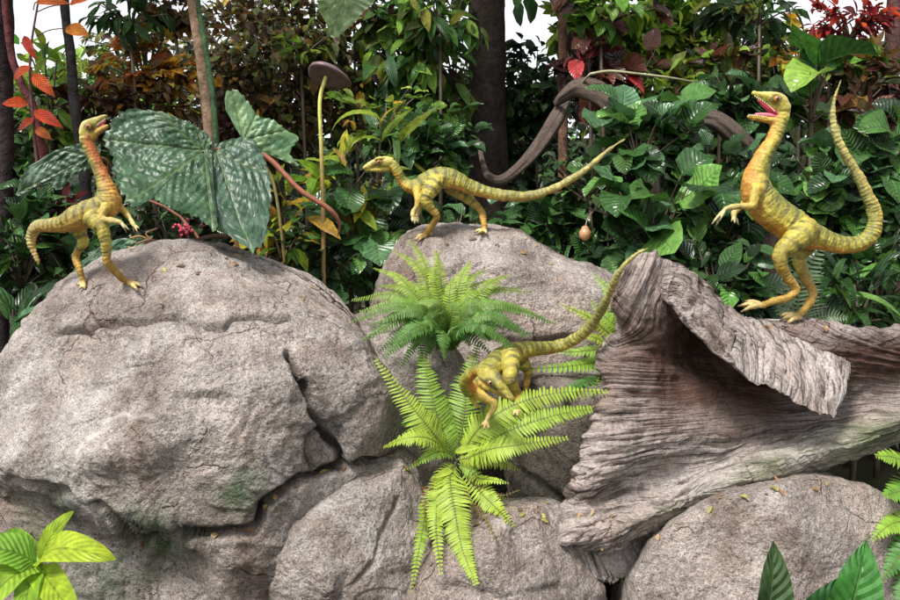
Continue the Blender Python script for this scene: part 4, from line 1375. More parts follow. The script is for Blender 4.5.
# ------------------------------------------------------------------ shrubs, front to back
#  name, label, centre px, half px, Y, leaf, leaf length px, palette, leaves, twigs, material
Bs = [
 # dark broad-leaved bank on the right
 ('broad_leaf_shrub', 'broad-leaved shrub with the big striped leaves between the two standing dinosaurs', (655, 215), (70, 55), 2.75, 'heart', 42, 'deep:2 green:3', 70, 16, M_LEAF),
 ('broad_leaf_shrub', 'broad-leaved shrub just above the tail tip of the second dinosaur', (640, 140), (75, 38), 2.95, 'heart', 32, 'deep:1 green:3', 127, 22, M_LEAF),
 ('broad_leaf_shrub', 'dark broad-leaved shrub left of the arms of the right dinosaur', (725, 195), (55, 60), 2.85, 'heart', 30, 'deep:3 green:2', 153, 22, M_LEAF),
 ('broad_leaf_shrub', 'dark glossy shrub inside the tail curve of the right dinosaur', (835, 195), (50, 65), 2.75, 'heart', 27, 'deep:3 green:2', 187, 24, M_LEAF),
 ('broad_leaf_shrub', 'glossy shrub right of the raised tail by the right edge', (890, 160), (45, 55), 2.75, 'heart', 30, 'deep:2 green:2', 136, 22, M_LEAF),
 ('broad_leaf_shrub', 'bushy dark plant below the tail bend at the right edge', (880, 265), (55, 55), 2.6, 'ovate', 27, 'deep:3 green:1', 187, 24, M_LEAF),
 ('broad_leaf_shrub', 'low dark shrub under the belly of the right dinosaur', (720, 275), (60, 45), 2.6, 'ovate', 28, 'deep:4 green:1', 170, 24, M_LEAF),
 ('broad_leaf_shrub', 'dark shrub between the grey-pink boulder and the driftwood', (610, 265), (50, 45), 2.95, 'ovate', 25, 'deep:4 green:1', 204, 24, M_LEAF),
 ('broad_leaf_shrub', 'tall upright leaves behind the open-mouthed head', (812, 88), (34, 42), 3.1, 'heart', 46, 'green:2 fresh:1', 26, 10, M_LEAF),
 ('broad_leaf_shrub', 'blue-green shrub above the low driftwood log', (738, 95), (55, 26), 3.2, 'heart', 27, 'deep:2 green:1', 93, 18, M_LEAF),
 ('broad_leaf_shrub', 'glossy plant left of the second dinosaur, over the gap between boulders', (362, 215), (46, 48), 2.98, 'heart', 32, 'green:3 deep:1', 81, 20, M_LEAF),
 ('broad_leaf_shrub', 'dark shrub beneath the belly of the second dinosaur', (455, 225), (60, 30), 3.0, 'ovate', 24, 'deep:3 green:1', 153, 22, M_LEAF),
 ('broad_leaf_shrub', 'blue-green small-leaved shrub behind the neck of the second dinosaur', (425, 140), (60, 38), 3.3, 'ovate', 19, 'deep:2 green:2', 442, 26, M_LEAF),
 ('broad_leaf_shrub', 'dark leafy shrub under the long tail of the second dinosaur', (550, 225), (60, 34), 3.1, 'ovate', 24, 'deep:3 green:2', 204, 24, M_LEAF),
 # left
 ('broad_leaf_shrub', 'shady shrub at the left edge beside the huge boulder', (20, 240), (50, 60), 2.75, 'ovate', 27, 'deep:2 green:1', 221, 24, M_LEAF),
 ('broad_leaf_shrub', 'dark low foliage behind the legs of the left dinosaur', (75, 265), (55, 40), 2.75, 'ovate', 20, 'deep:3 green:1 dark:1', 221, 24, M_LEAF),
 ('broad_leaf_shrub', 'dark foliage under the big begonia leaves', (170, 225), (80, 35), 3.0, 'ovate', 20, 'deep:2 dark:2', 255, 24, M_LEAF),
 ('croton', 'yellow-green striped croton behind the toadstool-like stalk', (376, 150), (32, 44), 3.15, 'strap', 46, 'croton:3 lime:1', 60, 10, M_LEAF_PALE),
 ('croton', 'yellow and green croton right of the begonia leaves', (285, 215), (40, 55), 2.85, 'lance', 42, 'croton:4 fresh:1 dark:1', 80, 14, M_LEAF_PALE),
 ('croton', 'pale yellow-green croton between the red stalk and the second dinosaur', (345, 175), (30, 32), 2.95, 'lance', 34, 'croton:3 lime:2', 60, 10, M_LEAF_PALE),
 # upper left autumn colours
 ('maple_shrub', 'golden orange maple-like shrub at upper left', (146, 60), (66, 36), 3.3, 'maple', 15, 'gold:4 orange:2 bronze:1 lime:.5', 150, 30, M_LEAF_PALE),
 ('bronze_shrub', 'bronze fine-leaved shrub below the golden leaves', (150, 98), (52, 30), 3.25, 'lance', 15, 'bronze:4 gold:1', 620, 26, M_LEAF_FINE),
 ('lime_shrub', 'lime-leaved shrub behind the scarlet leaves', (48, 95), (36, 50), 3.1, 'lance', 26, 'lime:2 fresh:2', 75, 12, M_LEAF_PALE),
 ('maroon_shrub', 'dark maroon shrub above the head of the left dinosaur', (95, 105), (38, 26), 3.15, 'ovate', 20, 'maroon:3 bronze:1', 120, 14, M_LEAF),
 ('red_leaf_shrub', 'crimson leaves behind the back of the left dinosaur', (58, 200), (22, 16), 2.85, 'ovate', 18, 'crimson:3 maroon:1', 34, 8, M_LEAF_PALE),
 ('bronze_shrub', 'large brown bronze bush behind the toadstool-like cap', (275, 50), (85, 95), 3.9, 'small', 12, 'bronze:4 olive:2 gold:.25', 2900, 54, M_LEAF_FINE),
 ('bronze_shrub', 'reddish brown bush right of the tan pole', (230, 120), (40, 50), 3.7, 'small', 12, 'bronze:2 maroon:2', 800, 26, M_LEAF_FINE),
 ('drooping_shrub', 'shrub with drooping lance leaves left of the thick dark trunk', (415, 40), (62, 82), 4.0, 'lance', 30, 'green:2 olive:2 maroon:1 fresh:2 lime:.5', 460, 32, M_LEAF_PALE),
 ('drooping_shrub', 'green and bronze shrub behind the hanging pale leaf', (355, 45), (55, 80), 4.1, 'lance', 24, 'olive:2 bronze:2 green:1', 360, 24, M_LEAF_FINE),
 ('fine_shrub', 'black-green fine shrub at the foot of the thick dark trunk', (490, 130), (65, 60), 4.6, 'small', 12, 'dark:3 deep:1', 1500, 40, M_LEAF_FINE),
 ('fine_shrub', 'dark small-leaved shrub right of the thick dark trunk', (535, 85), (50, 52), 4.5, 'small', 13, 'dark:2 deep:2 green:1', 900, 30, M_LEAF_FINE),
 # top right
 ('maple_shrub', 'lime maple-leaved shrub right of the thin reddish trunk', (605, 30), (56, 52), 4.2, 'maple', 24, 'lime:3 fresh:2 olive:1', 220, 22, M_LEAF_PALE),
 ('maple_shrub', 'lime maple-leaved shrub around the slim dark trunk', (695, 35), (55, 50), 4.5, 'maple', 22, 'lime:3 fresh:2 olive:1', 240, 22, M_LEAF_PALE),
 ('maroon_shrub', 'maroon broad-leaved shrub behind the sloping log', (625, 78), (60, 38), 3.9, 'ovate', 34, 'maroon:4 bronze:1', 60, 14, M_LEAF),
 ('fine_shrub', 'dark green feathery shrub at the top right of centre', (740, 30), (60, 35), 4.6, 'lance', 20, 'deep:3 green:1', 330, 24, M_LEAF_FINE),
 ('fine_shrub', 'yellow-green fine shrub above the low driftwood log', (720, 66), (50, 26), 4.2, 'small', 14, 'lime:2 olive:2 dark:1', 420, 20, M_LEAF_FINE),
 ('maroon_shrub', 'purple-brown shrub right of the tall upright leaves', (860, 85), (50, 32), 3.6, 'ovate', 26, 'maroon:2 bronze:2 olive:1', 130, 16, M_LEAF),
 ('red_leaf_shrub', 'bright red feathery foliage in the top right corner', (850, 18), (42, 24), 3.9, 'lance', 16, 'crimson:2 red:2', 240, 18, M_LEAF_PALE),
 ('bronze_shrub', 'brown dry shrub at the right edge under the red foliage', (875, 65), (35, 26), 3.8, 'lance', 16, 'bronze:3 olive:1', 200, 16, M_LEAF_FINE),
 ('lime_shrub', 'sparse yellow-green sprigs before the white sky at upper right', (800, 45), (36, 34), 4.1, 'small', 16, 'lime:2 gold:1', 110, 12, M_LEAF_PALE),
 ('drooping_shrub', 'dark drooping leaves hanging in at the top left', (130, 5), (45, 26), 3.2, 'lance', 22, 'deep:2 green:2', 100, 12, M_LEAF_PALE),
 ('drooping_shrub', 'brown maple-like leaves at the top beside the tan pole', (175, 12), (26, 18), 3.4, 'maple', 16, 'bronze:3', 60, 10, M_LEAF_PALE),
 # small mixed fillers
 ('fine_shrub', 'fine-leaved dark plant mixed in above the long tail', (590, 175), (60, 35), 3.0, 'small', 15, 'deep:3 dark:2 green:1', 330, 20, M_LEAF_FINE),
 ('fine_shrub', 'small-leaved plant at the feet of the broad-leaved bank', (690, 255), (60, 34), 2.7, 'small', 16, 'deep:3 green:1 dark:1', 300, 18, M_LEAF_FINE),
 ('fine_shrub', 'fine-leaved plant filling the loop of the raised tail', (850, 215), (55, 60), 2.95, 'small', 16, 'deep:3 dark:2 green:1', 420, 22, M_LEAF_FINE),
 ('grassy_plant', 'dark arching grass-leaved plant below the tail bend', (860, 300), (50, 30), 2.45, 'strap', 60, 'deep:3 green:2', 60, 10, M_LEAF),
 ('grassy_plant', 'dark narrow-leaved plant low between boulder and pod', (560, 260), (40, 26), 2.95, 'strap', 46, 'deep:3 green:1', 60, 10, M_LEAF),
 ('fine_shrub', 'dark fine foliage behind the tan pod', (585, 240), (45, 35), 3.3, 'small', 16, 'dark:3 deep:2', 300, 16, M_LEAF_FINE),
 ('maroon_shrub', 'maroon-leaved plant right of the raised tail tip', (880, 120), (36, 18), 3.0, 'ovate', 26, 'maroon:3 bronze:1', 50, 10, M_LEAF),
 ('fine_shrub', 'green small-leaved plant below the scarlet leaves', (30, 165), (42, 26), 3.0, 'small', 18, 'green:2 deep:2', 190, 14, M_LEAF),
 ('croton', 'yellow croton stems low between the begonia and the red stalk', (283, 240), (22, 34), 2.7, 'lance', 30, 'croton:3 dark:2', 46, 9, M_LEAF_PALE),
 ('fine_shrub', 'dim leafy plant in the gap between the huge boulder and the second dinosaur', (330, 260), (50, 36), 2.85, 'ovate', 22, 'deep:3 dark:1 green:1', 170, 16, M_LEAF),
 ('drooping_shrub', 'green lance-leaved branches hanging at the top centre left', (440, 12), (60, 26), 3.8, 'lance', 28, 'green:2 fresh:1 olive:2', 140, 14, M_LEAF_PALE),
 ('drooping_shrub', 'branches with pointed lime leaves hanging at the top right of the thick trunk', (600, 5), (80, 22), 3.7, 'ovate', 22, 'fresh:2 lime:1 maroon:1', 110, 14, M_LEAF_PALE),
 ('drooping_shrub', 'dark narrow leaves hanging at the top right', (760, 8), (60, 20), 4.0, 'lance', 24, 'deep:3 olive:1', 130, 14, M_LEAF_PALE),
 ('maroon_shrub', 'dark red big-leaved plant in front of the lime maple leaves', (590, 60), (36, 30), 3.75, 'ovate', 36, 'maroon:3 crimson:1', 26, 8, M_LEAF),
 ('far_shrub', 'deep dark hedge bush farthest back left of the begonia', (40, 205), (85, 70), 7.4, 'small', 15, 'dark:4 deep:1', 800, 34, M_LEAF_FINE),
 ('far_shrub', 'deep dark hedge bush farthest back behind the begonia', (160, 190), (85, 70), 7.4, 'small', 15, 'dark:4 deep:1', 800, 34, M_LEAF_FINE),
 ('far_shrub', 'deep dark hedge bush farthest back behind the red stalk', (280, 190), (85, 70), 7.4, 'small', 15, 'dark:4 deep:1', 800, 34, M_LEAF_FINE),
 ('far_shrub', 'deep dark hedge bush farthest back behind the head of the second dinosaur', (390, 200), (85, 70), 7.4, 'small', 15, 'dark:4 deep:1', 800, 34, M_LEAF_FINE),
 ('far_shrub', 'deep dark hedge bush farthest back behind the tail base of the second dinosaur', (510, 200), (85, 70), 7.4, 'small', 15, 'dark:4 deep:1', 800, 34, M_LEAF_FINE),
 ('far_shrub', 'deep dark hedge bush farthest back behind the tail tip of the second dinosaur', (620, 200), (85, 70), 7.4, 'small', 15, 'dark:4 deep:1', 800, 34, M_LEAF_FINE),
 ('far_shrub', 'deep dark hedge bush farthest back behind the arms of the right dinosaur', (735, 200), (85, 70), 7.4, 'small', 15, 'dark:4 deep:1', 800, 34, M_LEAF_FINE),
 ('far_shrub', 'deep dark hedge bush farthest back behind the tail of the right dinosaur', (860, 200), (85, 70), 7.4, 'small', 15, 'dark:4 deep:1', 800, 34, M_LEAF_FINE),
 ('lime_shrub', 'loose yellow-lime leaves catching light above the neck of the second dinosaur', (385, 105), (60, 34), 3.5, 'ovate', 16, 'lime:2 fresh:2 gold:.5', 110, 14, M_LEAF_PALE),
 ('lime_shrub', 'loose lime sprigs scattered left of the thin black trunk', (40, 60), (40, 45), 3.4, 'ovate', 17, 'lime:2 fresh:1', 100, 12, M_LEAF_PALE),
 ('lime_shrub', 'pale lime leaves between the bronze bush and the hanging pale leaf', (300, 30), (40, 34), 3.7, 'lance', 20, 'fresh:2 olive:2 lime:1', 90, 12, M_LEAF_PALE),
 ('lime_shrub', 'lime leaves scattered behind the sloping log', (660, 95), (70, 30), 3.8, 'ovate', 18, 'lime:1 fresh:2 olive:1 bronze:1', 130, 14, M_LEAF_PALE),
 ('bronze_shrub', 'mixed brown and green leaves left of the open-mouthed head', (730, 75), (50, 30), 3.5, 'ovate', 20, 'bronze:2 olive:1 fresh:1 maroon:1', 110, 12, M_LEAF_PALE),
 ('bronze_shrub', 'small orange-brown leaves above the raised tail tip', (830, 60), (55, 26), 3.6, 'ovate', 17, 'bronze:2 orange:.6 fresh:1 lime:.5', 150, 14, M_LEAF_PALE),
 ('fine_shrub', 'fine green twigs before the white sky left of the thick trunk', (455, 55), (34, 50), 4.4, 'lance', 15, 'deep:2 fresh:1', 150, 14, M_LEAF_FINE),
 ('fine_shrub', 'fine green twigs before the white sky at the top left', (130, 25), (60, 34), 4.2, 'lance', 16, 'fresh:1 olive:2 bronze:1', 170, 16, M_LEAF_FINE),
 # far dark wall of foliage
 ('far_shrub', 'far dark bush behind the golden leaves', (95, 105), (100, 60), 6.0, 'small', 17, 'dark:1 bronze:1 fresh:2 lime:1 olive:1', 1300, 34, M_LEAF_FINE),
 ('far_shrub', 'far dark bush behind the bronze bush', (260, 70), (95, 115), 6.0, 'small', 16, 'bronze:3 dark:2 olive:1', 1800, 40, M_LEAF_FINE),
 ('far_shrub', 'far dark bush behind the drooping lance leaves', (400, 105), (90, 95), 6.2, 'small', 16, 'dark:2 deep:2 olive:1 fresh:.5', 1600, 36, M_LEAF_FINE),
 ('far_shrub', 'far dark bush behind the looping root', (540, 135), (85, 75), 6.2, 'small', 14, 'dark:3 deep:2', 1400, 36, M_LEAF_FINE),
 ('far_shrub', 'far green bush behind the sloping log', (640, 70), (85, 100), 6.2, 'ovate', 19, 'olive:2 fresh:2 lime:1 dark:1', 1300, 32, M_LEAF_FINE),
 ('far_shrub', 'far dark bush behind the low driftwood log', (745, 95), (80, 72), 6.0, 'small', 18, 'dark:2 olive:2 deep:1 lime:.5', 1300, 34, M_LEAF_FINE),
 ('far_shrub', 'far dark bush behind the raised tail', (850, 115), (90, 65), 6.0, 'small', 18, 'dark:2 bronze:2 deep:1 olive:1', 1300, 34, M_LEAF_FINE),
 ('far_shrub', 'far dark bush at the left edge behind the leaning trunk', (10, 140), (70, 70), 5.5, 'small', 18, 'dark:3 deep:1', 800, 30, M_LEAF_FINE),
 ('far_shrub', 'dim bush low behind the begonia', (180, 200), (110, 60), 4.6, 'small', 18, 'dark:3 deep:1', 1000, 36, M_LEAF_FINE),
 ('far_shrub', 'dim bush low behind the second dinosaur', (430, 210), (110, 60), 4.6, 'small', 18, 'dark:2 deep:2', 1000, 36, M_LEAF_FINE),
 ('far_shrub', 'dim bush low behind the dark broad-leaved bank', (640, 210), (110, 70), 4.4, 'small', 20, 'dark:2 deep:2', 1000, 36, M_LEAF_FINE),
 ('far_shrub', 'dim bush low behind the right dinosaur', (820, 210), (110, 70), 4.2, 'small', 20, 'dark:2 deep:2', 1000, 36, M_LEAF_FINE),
 ('strap_leaf_plant', 'dark strap-leaved plant against the left side of the huge boulder', (8, 345), (36, 46), 2.35, 'strap', 78, 'deep:2 green:1', 46, 10, M_LEAF),
 ('broad_leaf_shrub', 'dark foliage in the shade at the lower left edge', (-12, 440), (30, 70), 2.2, 'ovate', 27, 'deep:3 dark:1', 153, 20, M_LEAF),
]
for nm, lab, ct, hf, Y, kd, Lp, pal, n, tw, mt in Bs:
    cat = 'plant' if nm in ('croton', 'strap_leaf_plant') else 'shrub'
    shrub(nm, lab, cat, ct, hf, Y, kd, Lp, pal, n, tw, mat=mt, droop=0.9 if 'droop' in nm else 0.25)

# leafy ground cover over the bank behind the rocks and to both sides
rng = np.random.default_rng(99)
gx = rng.uniform(-9, 9, 9000); gy = 2.75 + 9.0 * rng.random(9000) ** 1.3
side = rng.random(9000) < .25
gx = np.where(side, np.sign(gx) * rng.uniform(2.0, 5.0, 9000), gx); gy = np.where(side, rng.uniform(1.0, 3.5, 9000), gy)
gp = np.stack([gx, gy, ground_z(gx, gy) + .02 + .16 * rng.random(9000)], -1)
mb = MB()
scatter(mb, gp, unit(rng.normal(size=(9000, 3)) * np.array([1, 1, .35]) + np.array([0, -.3, .25])), unit(rng.normal(size=(9000, 3)) * .4 + np.array([0, -.4, 1])), .07 + .09 * rng.random(9000), 'small', palette('deep:3 dark:2 green:1', 9000))
gc = solo('ground_cover', mb, M_LEAF_FINE, 'dark leafy ground cover on the soil bank behind the rocks', 'ground cover', (0, 6, 1))
gc['kind'] = 'stuff'

# ------------------------------------------------------------------ dinosaurs
def dino(label, spec, Y0, facing, eyes, mouth=None, loc=None, base_col=None, seed=0, voxel=0.0021, throat=1.0, eyepts=(), stripe=1.0, neckflip=0):
    """spec: list of (id, kind, rows) with rows (px, py, depth offset m, radius px[, height ratio])
    facing +1: head to the left of the picture.  One continuous remeshed body; eyes, mouth, teeth, claws are parts."""
    mb = MB()
    samples = []
    for name, kind, rows in spec:
        r = np.array([tuple(x) + ((1.0,) if len(x) == 4 else ()) for x in rows], float)
        n = max(10, len(r) * 9)
        q = catmull(r, n)
        pts = P(q[:, 0], q[:, 1], Y0 + q[:, 2])
        rad = np.maximum(q[:, 3], .45) * (.92 if kind in ('spine', 'leg', 'arm') else 1.0) * S(Y0 + q[:, 2])
        a0 = pts[0] + (pts[0] - pts[1]) / (np.linalg.norm(pts[0] - pts[1]) + 1e-9) * rad[0] * .6
        a1 = pts[-1] + (pts[-1] - pts[-2]) / (np.linalg.norm(pts[-1] - pts[-2]) + 1e-9) * rad[-1] * .6
        pp = np.vstack([a0, pts, a1]); rr = np.concatenate([[rad[0] * .55], rad, [rad[-1] * .55]])
        mb.tube(pp, rr, 14)
        arc = np.concatenate([[0], np.cumsum(np.linalg.norm(np.diff(pts, axis=0), axis=1))])
        samples.append((name, kind, pts, rad, arc))
    v, f, _, _ = mb.arrays()
    me = mesh_from('tmp', v, f)
    o = bpy.data.objects.new('tmp', me)
    COL.objects.link(o)
    m = o.modifiers.new('r', 'REMESH'); m.mode = 'VOXEL'; m.voxel_size = voxel; m.use_smooth_shade = True
    sm = o.modifiers.new('s', 'SMOOTH'); sm.factor = 0.5; sm.iterations = 4
    dg = bpy.context.evaluated_depsgraph_get()
    ev = o.evaluated_get(dg)
    body = bpy.data.meshes.new_from_object(ev)
    bpy.data.objects.remove(o)
    bpy.data.meshes.remove(me)
    nv = len(body.vertices)
    V = np.zeros(nv * 3, np.float32); body.vertices.foreach_get('co', V); V = V.reshape(-1, 3).astype(float)
    # nearest limb sample
    best = np.full(nv, 1e9); who = np.zeros(nv, int); arcs = np.zeros(nv); frac = np.zeros(nv); lat = np.zeros(nv)
    for k, (name, kind, pts, rad, arc) in enumerate(samples):
        T = unit(np.gradient(pts, axis=0))
        D = unit(np.stack([-T[:, 2] * facing, 0 * T[:, 0], T[:, 0] * facing], -1) + 1e-6)   # towards the back
        if kind == 'spine' and neckflip:
            D[:int(len(D) * neckflip)] *= -1
        for i in range(0, nv, 20000):
            d = np.linalg.norm(V[i:i + 20000, None] - pts[None], axis=2) / rad[None]
            j = d.argmin(1); dm = d[np.arange(len(j)), j]
            w = dm < best[i:i + 20000]
            ii = np.nonzero(w)[0]
            best[i + ii] = dm[ii]; who[i + ii] = k; arcs[i + ii] = arc[j[ii]]; frac[i + ii] = j[ii] / (len(pts) - 1)
            rel = (V[i + ii] - pts[j[ii]]) / rad[j[ii]][:, None]
            lat[i + ii] = (rel * D[j[ii]]).sum(1)
    col = np.zeros((nv, 3))
    n1 = noise(V, 28, seed); n2 = noise(V, 60, seed + 2); n3 = fbm(V, 14, 3, seed + 4); n4 = noise(V, 210, seed + 6)
    Yel, Oli, Ora, Red, Drk, Pale = map(np.array, ((.43, .345, .050), (.235, .225, .036), (.50, .25, .04), (.42, .09, .028), (.090, .082, .030), (.54, .47, .22)))
    bodycol = base_col or (Yel, Oli)
    for k, (name, kind, pts, rad, arc) in enumerate(samples):
        w = who == k
        if not w.any(): continue
        L = lat[w]; a = arcs[w]; fr = frac[w]; nn = n1[w]; n_3 = n3[w]
        dors = sstep(-.3, .55, L + .25 * nn)
        c = bodycol[0] * (1 - dors)[:, None] + bodycol[1] * dors[:, None]
        belly = sstep(-.35, -.85, L + .2 * nn)[:, None]
        if kind == 'spine':
            c = c * (1 - belly) + Ora * belly
            neck = sstep(.30, .16, fr)                       # nape and throat
            thr = throat * (sstep(.35 * throat, -.55, L + .3 * nn) * neck * sstep(.0, .03, fr))[:, None]
            c = c * (1 - thr) + (Red * .55 + Ora * .45) * thr
            per = np.interp(fr, [0, .3, .6, 1], [.022, .030, .026, .016])
            wv = np.sin(2 * math.pi * a / per + 1.6 * nn + 1.2 * L)
            lim = np.interp(fr, [0, .3, .55, 1], [.35, -.30, -.60, -.9])
            st = stripe * sstep(.0, .6, wv + .35 * n2[w]) * sstep(lim, lim + .5, L + .25 * n_3)
            st = .82 * st * np.interp(fr, [0, .08, .22, .3, .75, 1], [.1, .35, .6, .95, 1.0, .85])
            c = c * (1 - st)[:, None] + Drk * st[:, None]
            tailp = sstep(.5, .9, fr)[:, None]
            c = c * (1 - .3 * tailp) + Pale * .3 * tailp
        elif kind == 'head':
            c = Yel * (1 - dors)[:, None] * 1.0 + (Oli * .6 + Yel * .4) * dors[:, None]
            bl = sstep(-.1, -.8, L)[:, None]
            c = c * (1 - .5 * bl) + Pale * .5 * bl
            st = sstep(.35, .75, np.sin(a * 260 + 3 * nn)) * sstep(.3, .8, L) * .45
            c = c * (1 - st)[:, None] + Drk * st[:, None]
        elif kind == 'jaw':
            c = Yel * .55 + Ora * .45 + 0 * V[w]
            c = c * (1 - .4 * sstep(.2, .9, L)[:, None]) + Red * .4 * sstep(.2, .9, L)[:, None]
        elif kind == 'leg':
            c = (Yel * .75 + Oli * .25) * (1 - sstep(.25, .6, fr))[:, None] + (Ora * .40 + Yel * .2 + Oli * .2 + Red * .1) * sstep(.25, .6, fr)[:, None]
            st = sstep(.2, .7, np.sin(2 * math.pi * a / .030 + 2.2 * nn)) * sstep(.65, .35, fr) * (.35 + .65 * sstep(-.5, .3, n_3 + .3 * L)) * .85
            c = c * (1 - st)[:, None] + Drk * st[:, None]
        elif kind == 'arm':
            c = (Yel * .7 + Ora * .3) + 0 * V[w]
            f2 = sstep(.3, .9, fr)[:, None]
            c = c * (1 - .55 * f2) + Pale * .55 * f2
        elif kind in ('toe', 'finger'):
            c = (Pale * .6 + Ora * .4 if kind == 'toe' else Pale) + 0 * V[w]
            tp = sstep(.72, .95, fr)[:, None]
            c = c * (1 - tp) + np.array([.16, .10, .06]) * tp
        c = c * (1 + .24 * n_3 + .16 * n2[w])[:, None]
        col[w] = np.clip(c, .01, .9)
    for (ex, ey, ed, er) in eyepts:
        ec = P(ex, ey, Y0 + ed); es = er * S(Y0 + ed)
        rel = V - ec
        dd = np.sqrt((rel[:, 0] / 1.5) ** 2 + (rel[:, 1] * .7) ** 2 + rel[:, 2] ** 2) / es
        k = sstep(1.6, 1.0, dd)[:, None] * .85
        col = col * (1 - k) + Drk * k
    # fade patch borders a little by smoothing over the mesh edges
    E = np.zeros(len(body.edges) * 2, np.int32); body.edges.foreach_get('vertices', E); E = E.reshape(-1, 2)
    for _ in range(3):
        acc = np.zeros_like(col); cnt = np.zeros(nv)
        np.add.at(acc, E[:, 0], col[E[:, 1]]); np.add.at(acc, E[:, 1], col[E[:, 0]])
        np.add.at(cnt, E[:, 0], 1); np.add.at(cnt, E[:, 1], 1)
        col = .45 * col + .55 * acc / np.maximum(cnt, 1)[:, None]
    col = np.clip(col * (1 + .22 * n4)[:, None], .008, .9)
    # skin folds across the neck and flanks
    body_n = np.zeros(nv * 3, np.float32); body.vertices.foreach_get('normal', body_n); body_n = body_n.reshape(-1, 3)
    spine_w = np.isin(who, [k for k, s_ in enumerate(samples) if s_[1] in ('spine', 'leg')])
    fold = np.sin(arcs * 2 * math.pi / .0095 + 2.5 * n1 + 2 * n3) * (.35 + .65 * np.clip(n3 + .3, 0, 1))
    V = V + body_n * (0.0008 * fold * spine_w + 0.0013 * n2 + 0.0006 * n4)[:, None] + body_n * (0.0016 * noise(V, 38, seed + 8) * np.isin(who, [k for k, s_ in enumerate(samples) if s_[1] in ('spine', 'leg', 'arm')]))[:, None]
    loc = np.asarray(loc, float)
    body.vertices.foreach_set('co', (V - loc).astype(np.float32).ravel())
    at = body.attributes.new("Col", 'FLOAT_COLOR', 'POINT')
    at.data.foreach_set("color", np.hstack([col, np.ones((nv, 1))]).astype(np.float32).ravel())
    body.update()
    body.name = 'body'
    body.materials.clear()
    root = thing('dinosaur', label, 'dinosaur', loc)
    mobj('body', body, M_SKIN, root)
    return root


def ball(mb, c, r, col, squash=(1, 1, 1), seg=16):
    zz = np.linspace(0, math.pi, 10)
    th = np.linspace(0, 2 * math.pi, seg, endpoint=False)
    v = np.stack([np.sin(zz)[:, None] * np.cos(th)[None] * squash[0], -np.cos(zz)[:, None] * squash[1] + 0 * th[None], np.sin(zz)[:, None] * np.sin(th)[None] * squash[2]], -1) * r + np.asarray(c)
    i = np.arange(9)[:, None] * seg; j = np.arange(seg)[None]; k = (j + 1) % seg
    f = np.stack([i + j, i + seg + j, i + seg + k, i + k], -1).reshape(-1, 4)
    mb.add(v.reshape(-1, 3), f, col)


def eye(root, px, py, Y, rpx, Y0c=1e9):
    """amber eyeball with a dark pupil cap facing the viewer's side"""
    r = rpx * S(Y)
    c = P(px, py, Y)
    mb = MB(); ball(mb, c, r, (.40, .16, .03))
    e = part('eye', mb, M_EYE, root)
    mb = MB(); ball(mb, c + np.array([0, (r if c[1] > Y0c else -r) * .55, 0]), r * .62, (.01, .008, .006), (.9, .9, 1))
    o = mobj('pupil', mb.mesh('pupil', root.location), M_EYE, e)
    return e


def tubepart(root, name, rows, Y0, mat, col, seg=10, flat=None):
    r = np.array(rows, float)
    q = catmull(r, max(8, len(r) * 5))
    mb = MB()
    mb.tube(P(q[:, 0], q[:, 1], Y0 + q[:, 2]), np.maximum(q[:, 3], .3) * S(Y0), seg, col)
    return part(name, mb, mat, root)


def teeth(root, rows, Y0, n, hpx, down):
    q = catmull(np.array(rows, float), n)
    mb = MB()
    for x, y, d in q:
        a, b = P(x, y, Y0 + d), P(x, y + hpx * down, Y0 + d)
        mb.tube(np.stack([a, (a + b) / 2, b]), np.array([.55, .4, .08]) * S(Y0), 5, (.75, .68, .5))
    part('teeth', mb, M_TOOTH, root)


def digits(spec, base, tips, kind, r0=1.7):
    """base (px,py,d); tips list of (px,py,d)"""
    for t in tips:
        m = ((base[0] + t[0]) / 2, (base[1] + t[1]) / 2 - (1.6 if kind == 'toe' else .6), (base[2] + t[2]) / 2)
        spec.append((kind, kind, [(*base, r0), (*m, r0 * .85), (*t, r0 * .4)]))


